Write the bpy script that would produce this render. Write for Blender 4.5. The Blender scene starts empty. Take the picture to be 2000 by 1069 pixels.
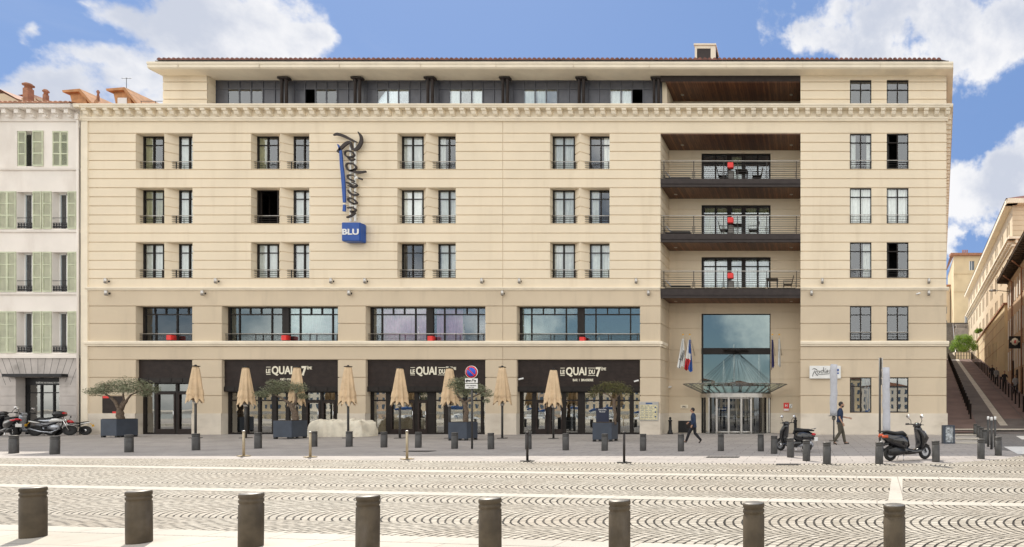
import bpy, bmesh, math, random
from mathutils import Vector, Matrix
random.seed(7)
R = math.radians
sc = bpy.context.scene
C = sc.collection
F, PX, PY, EYE = 1150.0, 1575.0, 795.0, 1.57
D = F/34.43                                   # distance of the hotel front
def fx(px, Y=D): return (px-PX)*Y/F
def fz(py, Y=D): return EYE+(PY-py)*Y/F
def G(px, py):                                # ground point seen at a pixel (used to read places off the photo)
    Y = EYE*F/(py-PY); return (px-PX)*Y/F, Y
ORD = 'first second third fourth fifth sixth seventh eighth ninth tenth eleventh twelfth thirteenth fourteenth fifteenth sixteenth seventeenth eighteenth nineteenth twentieth'.split()
def ordn(i):
    if i < 20: return ORD[i]
    t = {2: 'twenty', 3: 'thirty', 4: 'forty'}[(i+1)//10]; u = (i+1) % 10
    return t+'-'+ORD[u-1] if u else {2: 'twentieth', 3: 'thirtieth', 4: 'fortieth'}[(i+1)//10]

# ------------------------------------------------------------------ materials
class NT:
    def __init__(s, tree): s.t = tree; s.n = tree.nodes; s.l = tree.links
    def node(s, ty, **k):
        n = s.n.new(ty)
        for a, v in k.items(): setattr(n, a, v)
        return n
    def put(s, sock, v):
        if isinstance(v, (int, float, tuple, list)): sock.default_value = v
        else: s.l.new(v, sock)
    def m(s, op, a, b=0.0, c=0.0, clamp=False):
        n = s.node('ShaderNodeMath', operation=op, use_clamp=clamp)
        s.put(n.inputs[0], a); s.put(n.inputs[1], b); s.put(n.inputs[2], c); return n.outputs[0]
    def noise(s, vec, scale, detail=3, rough=.55, dist=0.0):
        n = s.node('ShaderNodeTexNoise'); n.inputs['Scale'].default_value = scale
        n.inputs['Detail'].default_value = detail; n.inputs['Roughness'].default_value = rough
        n.inputs['Distortion'].default_value = dist
        if vec is not None: s.l.new(vec, n.inputs['Vector'])
        return n.outputs['Fac']
    def ramp(s, fac, a, b, c0=0.0, c1=1.0, smooth=True):
        n = s.node('ShaderNodeMapRange', interpolation_type='SMOOTHSTEP' if smooth else 'LINEAR')
        s.put(n.inputs['Value'], fac)
        n.inputs['From Min'].default_value = a; n.inputs['From Max'].default_value = b
        n.inputs['To Min'].default_value = c0; n.inputs['To Max'].default_value = c1
        return n.outputs['Result']
    def mix(s, fac, a, b, blend='MIX'):
        n = s.node('ShaderNodeMix', data_type='RGBA', blend_type=blend)
        s.put(n.inputs[0], fac)
        for k, v in ((6, a), (7, b)):
            if isinstance(v, (tuple, list)) and len(v) == 3: v = (*v, 1)
            s.put(n.inputs[k], v)
        return n.outputs[2]
    def comb(s, x, y, z=0.0):
        n = s.node('ShaderNodeCombineXYZ')
        for i, v in enumerate((x, y, z)): s.put(n.inputs[i], v)
        return n.outputs[0]
    def sep(s, v):
        n = s.node('ShaderNodeSeparateXYZ'); s.l.new(v, n.inputs[0]); return n.outputs
    def pos(s): return s.node('ShaderNodeNewGeometry').outputs['Position']
    def obj(s): return s.node('ShaderNodeTexCoord').outputs['Object']
    def bump(s, h, strength=.3, dist=.01):
        n = s.node('ShaderNodeBump'); n.inputs['Strength'].default_value = strength
        n.inputs['Distance'].default_value = dist; s.l.new(h, n.inputs['Height']); return n.outputs[0]

def newmat(name):
    m = bpy.data.materials.new(name); m.use_nodes = True
    t = NT(m.node_tree); b = m.node_tree.nodes['Principled BSDF']
    return m, t, b
def mat(name, col, rough=.6, metal=0.0, var=.12, scale=3.0, bump=0.0, bscale=60, spec=.5, stain=None, coat=0.0):
    m, t, b = newmat(name)
    co = t.obj()
    f = t.noise(co, scale, 4)
    lo = tuple(c*(1-var) for c in col); hi = tuple(min(1, c*(1+var)) for c in col)
    c = t.mix(t.ramp(f, .3, .7), lo, hi)
    if stain:
        sv = t.node('ShaderNodeMapping'); sv.inputs['Scale'].default_value = stain[1]
        t.l.new(t.pos(), sv.inputs['Vector'])
        c = t.mix(t.m('MULTIPLY', t.ramp(t.noise(sv.outputs[0], 1.0, 5), .5, .8), stain[2]), c, stain[0])
    t.l.new(c, b.inputs['Base Color'])
    b.inputs['Roughness'].default_value = rough; b.inputs['Metallic'].default_value = metal
    b.inputs['Specular IOR Level'].default_value = spec
    if coat: b.inputs['Coat Weight'].default_value = coat; b.inputs['Coat Roughness'].default_value = .05
    if bump: t.l.new(t.bump(t.noise(co, bscale, 3), bump), b.inputs['Normal'])
    return m
def glass(name, refl=.3, tint=(.55, .62, .62), rough=.005, warp=.0, gcol=(.9, .95, 1.0)):
    m, t, b = newmat(name); t.n.remove(b)
    out = t.n['Material Output']
    tr = t.node('ShaderNodeBsdfTransparent'); tr.inputs[0].default_value = (*tint, 1)
    gl = t.node('ShaderNodeBsdfGlossy'); gl.inputs['Roughness'].default_value = rough; gl.inputs[0].default_value = (*gcol, 1)
    if warp: t.l.new(t.bump(t.noise(t.pos(), .9, 2), warp, .05), gl.inputs['Normal'])
    lw = t.node('ShaderNodeFresnel'); lw.inputs[0].default_value = 1.5
    mx = t.node('ShaderNodeMixShader'); t.l.new(t.m('ADD', lw.outputs[0], refl, clamp=True), mx.inputs[0])
    t.l.new(tr.outputs[0], mx.inputs[1]); t.l.new(gl.outputs[0], mx.inputs[2]); t.l.new(mx.outputs[0], out.inputs['Surface'])
    return m

M = {}
STR = ((.36, .31, .24), (.5, .5, .08), .35)
M['cream'] = mat('cream_render', (.80, .69, .525), .85, var=.035, scale=.35, bump=.15, stain=((.66, .55, .40), (1.6, 1.6, .16), .5))
M['taupe'] = mat('taupe_render', (.63, .525, .385), .85, var=.04, scale=.35, bump=.15, stain=((.49, .41, .30), (1.3, 1.3, .22), .6))
M['trim'] = mat('pale_stone_trim', (.84, .75, .60), .8, var=.05, scale=1.2, bump=.12, stain=((.6, .53, .42), (1.2, 1.2, .4), .3))
M['plinth'] = mat('plinth_stone', (.68, .61, .51), .85, var=.08, scale=.8, bump=.3, stain=((.42, .35, .27), (.6, .6, 1.6), .6))
M['frame'] = mat('dark_brown_frame', (.016, .012, .010), .5, var=.2, spec=.3)
M['fascia'] = mat('brown_fascia_boards', (.030, .021, .018), .6, var=.2, spec=.25)
M['bronze'] = mat('bronze_metal', (.042, .033, .031), .5, .2, var=.15, spec=.3)
M['panelgrey'] = mat('grey_panel', (.085, .088, .105), .35, .1, var=.1)
M['railm'] = mat('galvanised_rail', (.52, .50, .47), .35, .8, var=.1)
M['rail'] = mat('dark_rail', (.035, .03, .028), .4, .5, var=.15)
M['glass'] = glass('window_glass', .12, (.95, .98, .97))
M['glassb'] = glass('facade_glass', .24, (.85, .92, .90), warp=.02, gcol=(.64, .74, .76))
M['shopglass'] = glass('shop_glass', .30, (.55, .58, .56), warp=.02, gcol=(1, 1, .97))
M['canopyglass'] = glass('canopy_glass', .12, (.62, .70, .64))
M['dark'] = mat('dark_room', (.018, .018, .02), .9, var=.3)
M['curtain'] = mat('white_curtain', (.88, .89, .86), .9, var=.06, scale=5)
M['curtainy'] = mat('ochre_curtain', (.52, .50, .30), .9, var=.1, scale=5)
M['curtainp'] = mat('pink_curtain', (.72, .38, .56), .9, var=.1, scale=5)
M['curtainr'] = mat('red_curtain', (.35, .03, .06), .9, var=.1, scale=5)
M['white'] = mat('white_paint', (.78, .78, .76), .5, var=.03)
M['ivory'] = mat('ivory_letters', (.82, .77, .62), .5, var=.02)
M['red'] = mat('red_paint', (.72, .035, .03), .45, var=.08)
M['blue'] = mat('sign_blue', (.012, .075, .33), .4, var=.1)
M['black'] = mat('black_plastic', (.012, .012, .013), .35, var=.25)
M['rubber'] = mat('tyre_rubber', (.016, .016, .016), .8, var=.2, bump=.2)
M['gloss'] = mat('black_gloss_paint', (.01, .01, .012), .12, var=.2, coat=.6)
M['silver'] = mat('silver_paint', (.42, .44, .48), .25, .6, var=.1, coat=.3)
M['chrome'] = mat('chrome', (.75, .75, .75), .12, 1.0, var=.05)
M['redgloss'] = mat('red_lacquer', (.55, .01, .02), .2, var=.1, coat=.5)
M['yellow'] = mat('yellow_plate', (.80, .45, .02), .5, var=.05)
M['teal'] = mat('teal_plastic', (.02, .22, .25), .4, var=.1)
M['bollard'] = mat('bollard_paint', (.074, .057, .037), .6, .0, var=.25, scale=5, bump=.15, spec=.25, stain=((.15, .13, .11), (5, 5, 1.4), .5))
M['bollardg'] = mat('bollard_grey_paint', (.06, .058, .056), .5, .25, var=.2, scale=7, bump=.1, stain=((.13, .125, .12), (6, 6, 2), .5))
M['bollardcap'] = mat('bollard_cap', (.20, .19, .175), .45, .5, var=.2, scale=9)
M['post'] = mat('brass_tint_post', (.42, .35, .24), .4, .6, var=.15)
M['planter'] = mat('slate_planter', (.045, .058, .082), .5, var=.12, scale=2)
M['soil'] = mat('soil', (.05, .035, .025), .95, var=.4, scale=20, bump=.5)
M['canvas'] = mat('beige_canvas', (.66, .49, .31), .85, var=.1, scale=3, bump=.15)
M['tarp'] = mat('cream_tarp', (.80, .74, .61), .7, var=.12, scale=2.5, bump=.3, bscale=9, stain=((.5, .42, .3), (3, 3, 3), .5))
M['cover'] = mat('pale_grey_cover', (.50, .51, .55), .75, var=.06, scale=5, bump=.2, bscale=15)
M['bark'] = mat('bark', (.13, .095, .068), .9, var=.35, scale=14, bump=.6, bscale=25)
M['skin'] = mat('skin', (.42, .24, .16), .55, var=.06)
M['hair'] = mat('hair', (.018, .013, .011), .6, var=.3)
M['navy'] = mat('navy_cloth', (.015, .03, .07), .85, var=.15, bump=.2)
M['black_cloth'] = mat('black_cloth', (.014, .014, .018), .85, var=.2, bump=.2)
M['olive_cloth'] = mat('olive_cloth', (.085, .075, .055), .85, var=.15, bump=.2)
M['grey_cloth'] = mat('grey_cloth', (.25, .24, .24), .85, var=.15)
M['leather'] = mat('shoe_leather', (.03, .022, .018), .5, var=.2)
M['tile'] = mat('roof_tile', (.20, .085, .065), .8, var=.35, scale=2.2, bump=.3)
M['dormerwood'] = mat('dormer_wood', (.50, .25, .11), .8, var=.2, scale=3)
M['tilee'] = mat('terracotta', (.36, .17, .10), .8, var=.25, scale=3, bump=.3)
M['plaster'] = mat('old_white_plaster', (.82, .765, .705), .9, var=.05, scale=.5, bump=.3, stain=((.55, .48, .42), (.7, .7, .25), .5))
M['oldstone'] = mat('old_grey_stone', (.50, .46, .43), .9, var=.1, scale=1.1, bump=.4, stain=((.24, .22, .20), (1.2, 1.2, 1.2), .7))
M['shutter'] = mat('sage_shutter', (.56, .59, .43), .7, var=.1, scale=2)
M['iron'] = mat('wrought_iron', (.02, .02, .022), .5, .4, var=.2)
M['yellowwall'] = mat('ochre_render', (.68, .55, .35), .9, var=.08, scale=.3, bump=.2, stain=((.42, .3, .17), (.4, .4, .15), .6))
M['sidewall'] = mat('warm_cream_render', (.68, .56, .40), .9, var=.04, scale=.3, bump=.15, stain=((.5, .4, .28), (.4, .4, .15), .4))
M['pinkwall'] = mat('peach_render', (.60, .44, .30), .9, var=.08, scale=.3, bump=.2, stain=((.33, .21, .14), (.5, .5, .2), .6))
M['woodroof'] = mat('old_eave_wood', (.10, .07, .05), .8, var=.3, scale=3)
M['asphalt'] = mat('asphalt', (.13, .112, .104), .9, var=.2, scale=.8, bump=.4, bscale=40, stain=((.15, .13, .12), (.3, .3, .3), .6))
M['redpath'] = mat('reddish_asphalt', (.17, .115, .10), .9, var=.18, scale=.6, bump=.4, bscale=40, stain=((.19, .14, .125), (.4, .4, .4), .6))
M['kerb'] = mat('pale_kerb_stone', (.50, .46, .39), .85, var=.12, scale=2, bump=.2)
M['paint'] = mat('road_paint', (.70, .69, .66), .7, var=.1, scale=3)
M['water'] = mat('harbour_water', (.02, .05, .06), .05, var=.2, bump=.5, bscale=2)
M['hull'] = mat('boat_hull', (.78, .78, .76), .3, var=.03)
M['boatblue'] = mat('boat_canvas_blue', (.03, .09, .25), .7, var=.1)
M['skyglass'] = mat('roof_glass', (.10, .13, .16), .1, var=.1)
M['poster'] = mat('poster_print', (.42, .45, .47), .5, var=.6, scale=9)
M['menu'] = mat('menu_print', (.60, .55, .36), .5, var=.25, scale=14)

# timber soffit: boards running out from the wall
def wood_mat():
    m, t, b = newmat('timber_soffit')
    x, y, z = t.sep(t.pos())
    u = t.m('DIVIDE', x, .14); fr = t.m('FRACT', u); idn = t.m('FLOOR', u)
    wn = t.node('ShaderNodeTexWhiteNoise', noise_dimensions='1D'); t.l.new(idn, wn.inputs['W'])
    g = t.noise(t.comb(t.m('MULTIPLY', x, 30), t.m('MULTIPLY', y, 1.5), z), 1.0, 4)
    c = t.mix(wn.outputs['Value'], (.105, .042, .022), (.24, .105, .05))
    c = t.mix(t.ramp(g, .4, .75), c, (.06, .025, .015))
    gap = t.ramp(t.m('ABSOLUTE', t.m('SUBTRACT', fr, .5)), .44, .49)
    c = t.mix(gap, c, (.01, .006, .005))
    t.l.new(c, b.inputs['Base Color']); b.inputs['Roughness'].default_value = .45
    return m
M['soffit'] = wood_mat()

ANG = math.atan(.12)
def cobble_mat():
    m, t, b = newmat('fan_cobbles')
    x, y, z = t.sep(t.pos())
    ca, sa = math.cos(ANG), math.sin(ANG)
    w1 = t.m('MULTIPLY', t.m('SUBTRACT', t.noise(t.pos(), .7, 2), .5), .10)
    w2 = t.m('MULTIPLY', t.m('SUBTRACT', t.noise(t.pos(), 9.0, 2), .5), .03)
    u = t.m('ADD', t.m('SUBTRACT', t.m('MULTIPLY', x, ca), t.m('MULTIPLY', y, sa)), t.m('ADD', w1, w2))
    v = t.m('ADD', t.m('ADD', t.m('MULTIPLY', x, sa), t.m('MULTIPLY', y, ca)), w1)
    Wd, Rr, st = 1.6, .98, .122
    vv = t.m('MULTIPLY', t.m('SUBTRACT', t.m('FRACT', t.m('DIVIDE', t.m('ADD', v, -.85), Wd)), .5), Wd)
    band = t.m('FLOOR', t.m('DIVIDE', t.m('ADD', v, -.85), Wd))
    h = t.m('SUBTRACT', Rr, t.m('SQRT', t.m('SUBTRACT', Rr*Rr, t.m('MULTIPLY', vv, vv))))
    r = t.m('DIVIDE', t.m('ADD', t.m('SUBTRACT', u, h), t.m('MULTIPLY', band, .37)), st)
    rid = t.m('FLOOR', r); rf = t.m('ABSOLUTE', t.m('SUBTRACT', t.m('FRACT', r), .5))
    a = t.m('DIVIDE', t.m('MULTIPLY', t.m('ARCSINE', t.m('DIVIDE', vv, Rr)), Rr), st)
    wn = t.node('ShaderNodeTexWhiteNoise', noise_dimensions='2D'); t.l.new(t.comb(rid, band), wn.inputs['Vector'])
    a2 = t.m('ADD', a, t.m('MULTIPLY', wn.outputs['Value'], 1.0))
    aid = t.m('FLOOR', a2); af = t.m('ABSOLUTE', t.m('SUBTRACT', t.m('FRACT', a2), .5))
    nj = t.noise(t.pos(), 14, 2)
    g1 = t.ramp(t.m('ADD', rf, t.m('MULTIPLY', t.m('SUBTRACT', nj, .5), .12)), .35, .41)
    g2 = t.ramp(t.m('ADD', af, t.m('MULTIPLY', t.m('SUBTRACT', nj, .5), .12)), .40, .45)
    gap = t.m('MAXIMUM', g1, t.m('MULTIPLY', g2, .85))
    wn2 = t.node('ShaderNodeTexWhiteNoise', noise_dimensions='3D'); t.l.new(t.comb(rid, aid, band), wn2.inputs['Vector'])
    c = t.mix(wn2.outputs['Value'], (.36, .33, .275), (.52, .48, .41))
    big = t.noise(t.pos(), .45, 4)
    c = t.mix(t.ramp(big, .35, .75, 0, .35), c, (.40, .33, .255))
    c = t.mix(t.ramp(t.noise(t.pos(), .22, 6, .65), .5, .72, 0, .28), c, (.27, .235, .19)); c = t.mix(t.ramp(t.noise(t.pos(), 2.6, 5, .7), .58, .74, 0, .3), c, (.20, .175, .15))
    nz = t.ramp(t.noise(t.pos(), 1.3, 3), .35, .65, .85, 1.0)
    c = t.mix(t.m('MULTIPLY', gap, nz), c, (.012, .010, .009))
    b.inputs['Specular IOR Level'].default_value = .2
    t.l.new(c, b.inputs['Base Color']); b.inputs['Roughness'].default_value = .7
    hgt = t.m('ADD', t.m('SUBTRACT', 1.0, gap), t.m('MULTIPLY', wn2.outputs['Value'], .35))
    t.l.new(t.bump(hgt, .8, .018), b.inputs['Normal'])
    return m
M['cobble'] = cobble_mat()
def slab_mat(name, c0, c1, w, hh, gapw, ang=0.0, jc=(.12, .11, .10)):
    m, t, b = newmat(name)
    mp = t.node('ShaderNodeMapping'); mp.inputs['Rotation'].default_value = (0, 0, ang); t.l.new(t.pos(), mp.inputs['Vector'])
    br = t.node('ShaderNodeTexBrick'); t.l.new(mp.outputs[0], br.inputs['Vector'])
    br.inputs['Scale'].default_value = 1.0; br.inputs['Brick Width'].default_value = w; br.inputs['Row Height'].default_value = hh
    br.inputs['Mortar Size'].default_value = gapw; br.inputs['Mortar Smooth'].default_value = .2
    br.inputs['Color1'].default_value = (*c0, 1); br.inputs['Color2'].default_value = (*c1, 1); br.inputs['Mortar'].default_value = (*jc, 1)
    n = t.noise(t.pos(), .5, 5); n2 = t.noise(t.pos(), 5, 4)
    c = t.mix(t.ramp(n, .4, .75, 0, .5), br.outputs['Color'], tuple(q*.68 for q in c0))
    c = t.mix(t.ramp(n2, .55, .75, 0, .3), c, tuple(q*.55 for q in c0))
    t.l.new(c, b.inputs['Base Color']); b.inputs['Roughness'].default_value = .8
    t.l.new(t.bump(t.noise(t.pos(), 40, 3), .15), b.inputs['Normal'])
    return m
M['slabs'] = slab_mat('paving_slabs', (.34, .31, .29), (.40, .365, .34), .9, .45, .012, 0)
M['nearslabs'] = slab_mat('near_paving_slabs', (.47, .43, .36), (.54, .49, .42), 1.4, .7, .01, ANG, (.3, .27, .22))
M['band'] = slab_mat('stone_band', (.46, .43, .37), (.52, .48, .42), .9, 5.0, .012, ANG, (.3, .27, .23))
M['sett'] = slab_mat('dark_setts', (.19, .18, .175), (.27, .26, .25), .16, .12, .014, .2, (.07, .065, .06))
M['gland'] = slab_mat('city_ground', (.40, .37, .34), (.44, .41, .37), 2.0, 1.0, .02, 0)
M['steps'] = mat('stair_stone', (.20, .18, .16), .9, var=.2, bump=.3)

def leaf_mat(name, a, b_, bl=(.5, .6)):
    m, t, b = newmat(name)
    oi = t.node('ShaderNodeNewGeometry')
    n = t.noise(t.obj(), 2.2, 3)
    c = t.mix(oi.outputs['Random Per Island'], a, b_)
    c = t.mix(t.ramp(n, .4, .7, 0, .35), c, tuple(q*.55 for q in a))
    t.l.new(c, b.inputs['Base Color']); b.inputs['Roughness'].default_value = .55
    tl = t.node('ShaderNodeBsdfTranslucent'); t.l.new(c, tl.inputs[0])
    mx = t.node('ShaderNodeMixShader'); mx.inputs[0].default_value = .35
    t.l.new(b.outputs[0], mx.inputs[1]); t.l.new(tl.outputs[0], mx.inputs[2])
    t.l.new(mx.outputs[0], t.n['Material Output'].inputs['Surface'])
    return m
M['olive'] = leaf_mat('olive_leaves', (.10, .12, .055), (.40, .42, .29))
M['olive2'] = leaf_mat('brownish_leaves', (.07, .075, .02), (.20, .19, .07))
M['bush'] = leaf_mat('bright_leaves', (.13, .26, .03), (.38, .55, .10))

# ------------------------------------------------------------------ mesh builder
class MB:
    def __init__(s): s.v = []; s.f = []; s.mi = []; s.sm = []
    def add(s, vs, fs, mi=0, smooth=False):
        o = len(s.v); s.v += [tuple(p) for p in vs]
        for f in fs: s.f.append([o+i for i in f]); s.mi.append(mi); s.sm.append(smooth)
        return s
    def box(s, x0, x1, y0, y1, z0, z1, mi=0):
        vs = [(x, y, z) for z in (z0, z1) for y in (y0, y1) for x in (x0, x1)]
        return s.add(vs, [(0, 2, 3, 1), (4, 5, 7, 6), (0, 1, 5, 4), (2, 6, 7, 3), (0, 4, 6, 2), (1, 3, 7, 5)], mi)
    def bbox(s, x0, x1, y0, y1, z0, z1, b=.01, mi=0):     # chamfered box
        bm = bmesh.new(); bmesh.ops.create_cube(bm, size=1)
        for v in bm.verts: v.co = Vector((x0+(x1-x0)*(v.co.x+.5), y0+(y1-y0)*(v.co.y+.5), z0+(z1-z0)*(v.co.z+.5)))
        bmesh.ops.bevel(bm, geom=bm.edges[:], offset=b, segments=2, affect='EDGES')
        s.bm(bm, mi); return s
    def bm(s, bm, mi=0, smooth=False):
        bm.verts.index_update()
        s.add([v.co[:] for v in bm.verts], [[v.index for v in f.verts] for f in bm.faces], mi, smooth); bm.free()
    def quad(s, a, b, c, d, mi=0): return s.add([a, b, c, d], [(0, 1, 2, 3)], mi)
    def tube(s, pts, r, n=8, mi=0, caps=True, smooth=True):   # r: number, list, or list of (rw, rh)
        pts = [Vector(p) for p in pts]; k = len(pts)
        rr = r if isinstance(r, (list, tuple)) else [r]*k
        vs = []; up = None
        for i, p in enumerate(pts):
            d = (pts[min(i+1, k-1)]-pts[max(i-1, 0)])
            d = d.normalized() if d.length > 1e-9 else Vector((0, 0, 1))
            ref = Vector((0, 1, 0)) if abs(d.y) < .9 else Vector((1, 0, 0))
            side = (ref - d*ref.dot(d)).normalized(); u2 = side.cross(d).normalized()
            q = rr[i]; rw, rh = q if isinstance(q, (tuple, list)) else (q, q)
            for j in range(n):
                a = 2*math.pi*j/n
                vs.append(p+side*math.cos(a)*rw+u2*math.sin(a)*rh)
        fs = [(i*n+j, i*n+(j+1) % n, (i+1)*n+(j+1) % n, (i+1)*n+j) for i in range(k-1) for j in range(n)]
        if caps: fs += [tuple(range(n-1, -1, -1)), tuple((k-1)*n+j for j in range(n))]
        return s.add(vs, fs, mi, smooth)
    def lathe(s, prof, c=(0, 0, 0), n=24, mi=0, axis='z', smooth=True):
        vs = []
        for r, h in prof:
            for j in range(n):
                a = 2*math.pi*j/n; p = (r*math.cos(a), r*math.sin(a), h)
                if axis == 'y': p = (p[0], p[2], p[1])
                if axis == 'x': p = (p[2], p[0], p[1])
                vs.append((p[0]+c[0], p[1]+c[1], p[2]+c[2]))
        k = len(prof)
        fs = [(i*n+j, i*n+(j+1) % n, (i+1)*n+(j+1) % n, (i+1)*n+j) for i in range(k-1) for j in range(n)]
        fs += [tuple(range(n-1, -1, -1)), tuple((k-1)*n+j for j in range(n))]
        return s.add(vs, fs, mi, smooth)
    def prism(s, poly, y0, y1, mi=0):                    # poly in (x, z), extruded in y
        n = len(poly); vs = [(x, y0, z) for x, z in poly]+[(x, y1, z) for x, z in poly]
        return s.add(vs, [tuple(range(n)), tuple(range(2*n-1, n-1, -1))]+[(i, i+n, (i+1) % n+n, (i+1) % n) for i in range(n)], mi)
    def zprism(s, poly, z0, z1, mi=0):
        n = len(poly); vs = [(x, y, z0) for x, y in poly]+[(x, y, z1) for x, y in poly]
        return s.add(vs, [tuple(range(n-1, -1, -1)), tuple(range(n, 2*n))]+[(i, (i+1) % n, (i+1) % n+n, i+n) for i in range(n)], mi)
    def profx(s, prof, x0, x1, mi=0):                    # moulding: profile (y, z) run along x
        n = len(prof); vs = [(x0, y, z) for y, z in prof]+[(x1, y, z) for y, z in prof]
        return s.add(vs, [tuple(range(n-1, -1, -1)), tuple(range(n, 2*n))]+[(i, (i+1) % n, (i+1) % n+n, i+n) for i in range(n)], mi)
    def xf(s, mtx):
        s.v = [tuple(mtx @ Vector(p)) for p in s.v]; return s
    def join(s, o, mtx=None):
        vs = o.v if mtx is None else [tuple(mtx @ Vector(p)) for p in o.v]
        k = len(s.v); s.v += vs; s.f += [[k+i for i in f] for f in o.f]; s.mi += o.mi; s.sm += o.sm; return s

def wloc(p):
    v = Vector((0, 0, 0))
    while p is not None: v += Vector(p.location); p = p.parent
    return v
def tag(o, label=None, cat=None, group=None, kind=None):
    if label: o['label'] = label
    if cat: o['category'] = cat
    if group: o['group'] = group
    if kind: o['kind'] = kind
    return o
def build(name, mb, mats, parent=None, fix=True):
    """link a builder's geometry (given in world space) as ONE mesh object under parent"""
    off = wloc(parent) if parent else Vector((0, 0, 0))
    me = bpy.data.meshes.new(name)
    me.from_pydata([(p[0]-off.x, p[1]-off.y, p[2]-off.z) for p in mb.v], [], mb.f)
    for m in (mats if isinstance(mats, (list, tuple)) else [mats]): me.materials.append(M[m] if isinstance(m, str) else m)
    me.polygons.foreach_set('material_index', mb.mi); me.polygons.foreach_set('use_smooth', mb.sm)
    if fix:
        bm = bmesh.new(); bm.from_mesh(me); bmesh.ops.recalc_face_normals(bm, faces=bm.faces[:]); bm.to_mesh(me); bm.free()
    me.update()
    o = bpy.data.objects.new(name, me); C.objects.link(o)
    if parent: o.parent = parent
    return o
def thing(name, loc, label, cat, group=None, rz=0):
    o = bpy.data.objects.new(name, None); C.objects.link(o); o.location = loc; o.rotation_euler = (0, 0, rz)
    o.empty_display_size = .2
    return tag(o, label, cat, group)
def single(name, mb, mats, loc, label, cat, group=None):
    """a thing that is one mesh, origin at loc"""
    loc = Vector(loc); mb2 = MB(); mb2.join(mb, Matrix.Translation(-loc)); o = build(name, mb2, mats); o.location = loc
    return tag(o, label, cat, group)
def copy_tree(o, parent=None, loc=None, rz=None, label=None):
    kids = [c for c in bpy.data.objects if c.parent == o]
    c = o.copy(); C.objects.link(c); c.parent = parent
    if loc is not None: c.location = loc
    if rz is not None: c.rotation_euler = (0, 0, rz)
    if label: c['label'] = label
    for k in kids: copy_tree(k, c)
    return c
def textmb(s, x, z, y, h, sx=1.0, bold=.0, ext=.01, align='CENTER', rot=None):
    cu = bpy.data.curves.new('t', 'FONT'); cu.body = s; cu.size = 1.0; cu.extrude = ext/max(h, 1e-4); cu.offset = bold
    cu.align_x = align; cu.resolution_u = 3
    ob = bpy.data.objects.new('t', cu); C.objects.link(ob)
    dg = bpy.context.evaluated_depsgraph_get(); dg.update()
    me = bpy.data.meshes.new_from_object(ob.evaluated_get(dg))
    mt = Matrix.Translation((x, y, z)) @ (rot or Matrix.Identity(4)) @ Matrix.Rotation(R(90), 4, 'X') @ Matrix.Diagonal((h*1.38*sx, h*1.38, h*1.38, 1))
    mb = MB(); mb.add([mt @ v.co for v in me.vertices], [list(p.vertices) for p in me.polygons])
    bpy.data.objects.remove(ob); bpy.data.curves.remove(cu); bpy.data.meshes.remove(me)
    return mb

def textbox(s, x0, x1, z0, z1, y, bold=.0, ext=.012):
    mb = textmb(s, 0, 0, 0, 1.0, 1.0, bold, ext); xs = [p[0] for p in mb.v]; zs = [p[2] for p in mb.v]
    a, b, c, d = min(xs), max(xs), min(zs), max(zs)
    mb.v = [(x0+(p[0]-a)/(b-a)*(x1-x0), y+p[1], z0+(p[2]-c)/(d-c)*(z1-z0)) for p in mb.v]; return mb

def relief(mb, x0, x1, z0, z1, y, ops=(), grooves=(), gd=.055, gw=.05, vj=(), mi=0):
    """a wall front as real relief: flat courses, sunk joints, openings with deep reveals"""
    xs = {x0, x1}; zs = {z0, z1}
    for a, b, c, d, e in ops:
        xs |= {q for q in (a, b, a-.03, b+.03) if x0 < q < x1}; zs |= {q for q in (c, d) if z0 < q < z1}
    for g in grooves: zs |= {q for q in (g-gw/2, g+gw/2) if z0 < q < z1}
    for q in vj: xs |= {q-.012, q+.012}
    xs = sorted(xs); zs = sorted(zs)
    def dep(cx, cz):
        ing = any(abs(cz-g) < gw/2 for g in grooves)
        for a, b, c, d, e in ops:
            if a < cx < b and c < cz < d: return e, True
            if ing and a-.03 < cx < b+.03 and c < cz < d: return e, False
        if ing or any(abs(cx-q) < .012 for q in vj): return gd, False
        return 0.0, False
    nx, nz = len(xs)-1, len(zs)-1
    g = [[dep((xs[i]+xs[i+1])/2, (zs[j]+zs[j+1])/2) for j in range(nz)] for i in range(nx)]
    for i in range(nx):
        for j in range(nz):
            d, op = g[i][j]; a, b, c, e = xs[i], xs[i+1], zs[j], zs[j+1]
            if b-a < 1e-5 or e-c < 1e-5: continue
            if not op: mb.quad((a, y+d, c), (b, y+d, c), (b, y+d, e), (a, y+d, e), mi)
            if i+1 < nx and abs(g[i+1][j][0]-d) > 1e-4: mb.quad((b, y+d, c), (b, y+g[i+1][j][0], c), (b, y+g[i+1][j][0], e), (b, y+d, e), mi)
            if j+1 < nz and abs(g[i][j+1][0]-d) > 1e-4: mb.quad((a, y+d, e), (b, y+d, e), (b, y+g[i][j+1][0], e), (a, y+g[i][j+1][0], e), mi)
    return mb

def curtain_mb(x0, x1, z0, z1, y, n=18, amp=.04):
    mb = MB(); vs = []
    w = x1-x0; ph = random.random()*6
    k = max(12, int(w*56))
    for i in range(k+1):
        x = x0+w*i/k; dy = amp*math.sin(x*34+ph)+.5*amp*math.sin(x*13+ph*2)
        vs += [(x, y+dy*1.2, z0), (x, y+dy*.6, z1)]
    mb.add(vs, [(2*i, 2*i+2, 2*i+3, 2*i+1) for i in range(k)], 0, True)
    return mb

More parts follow.
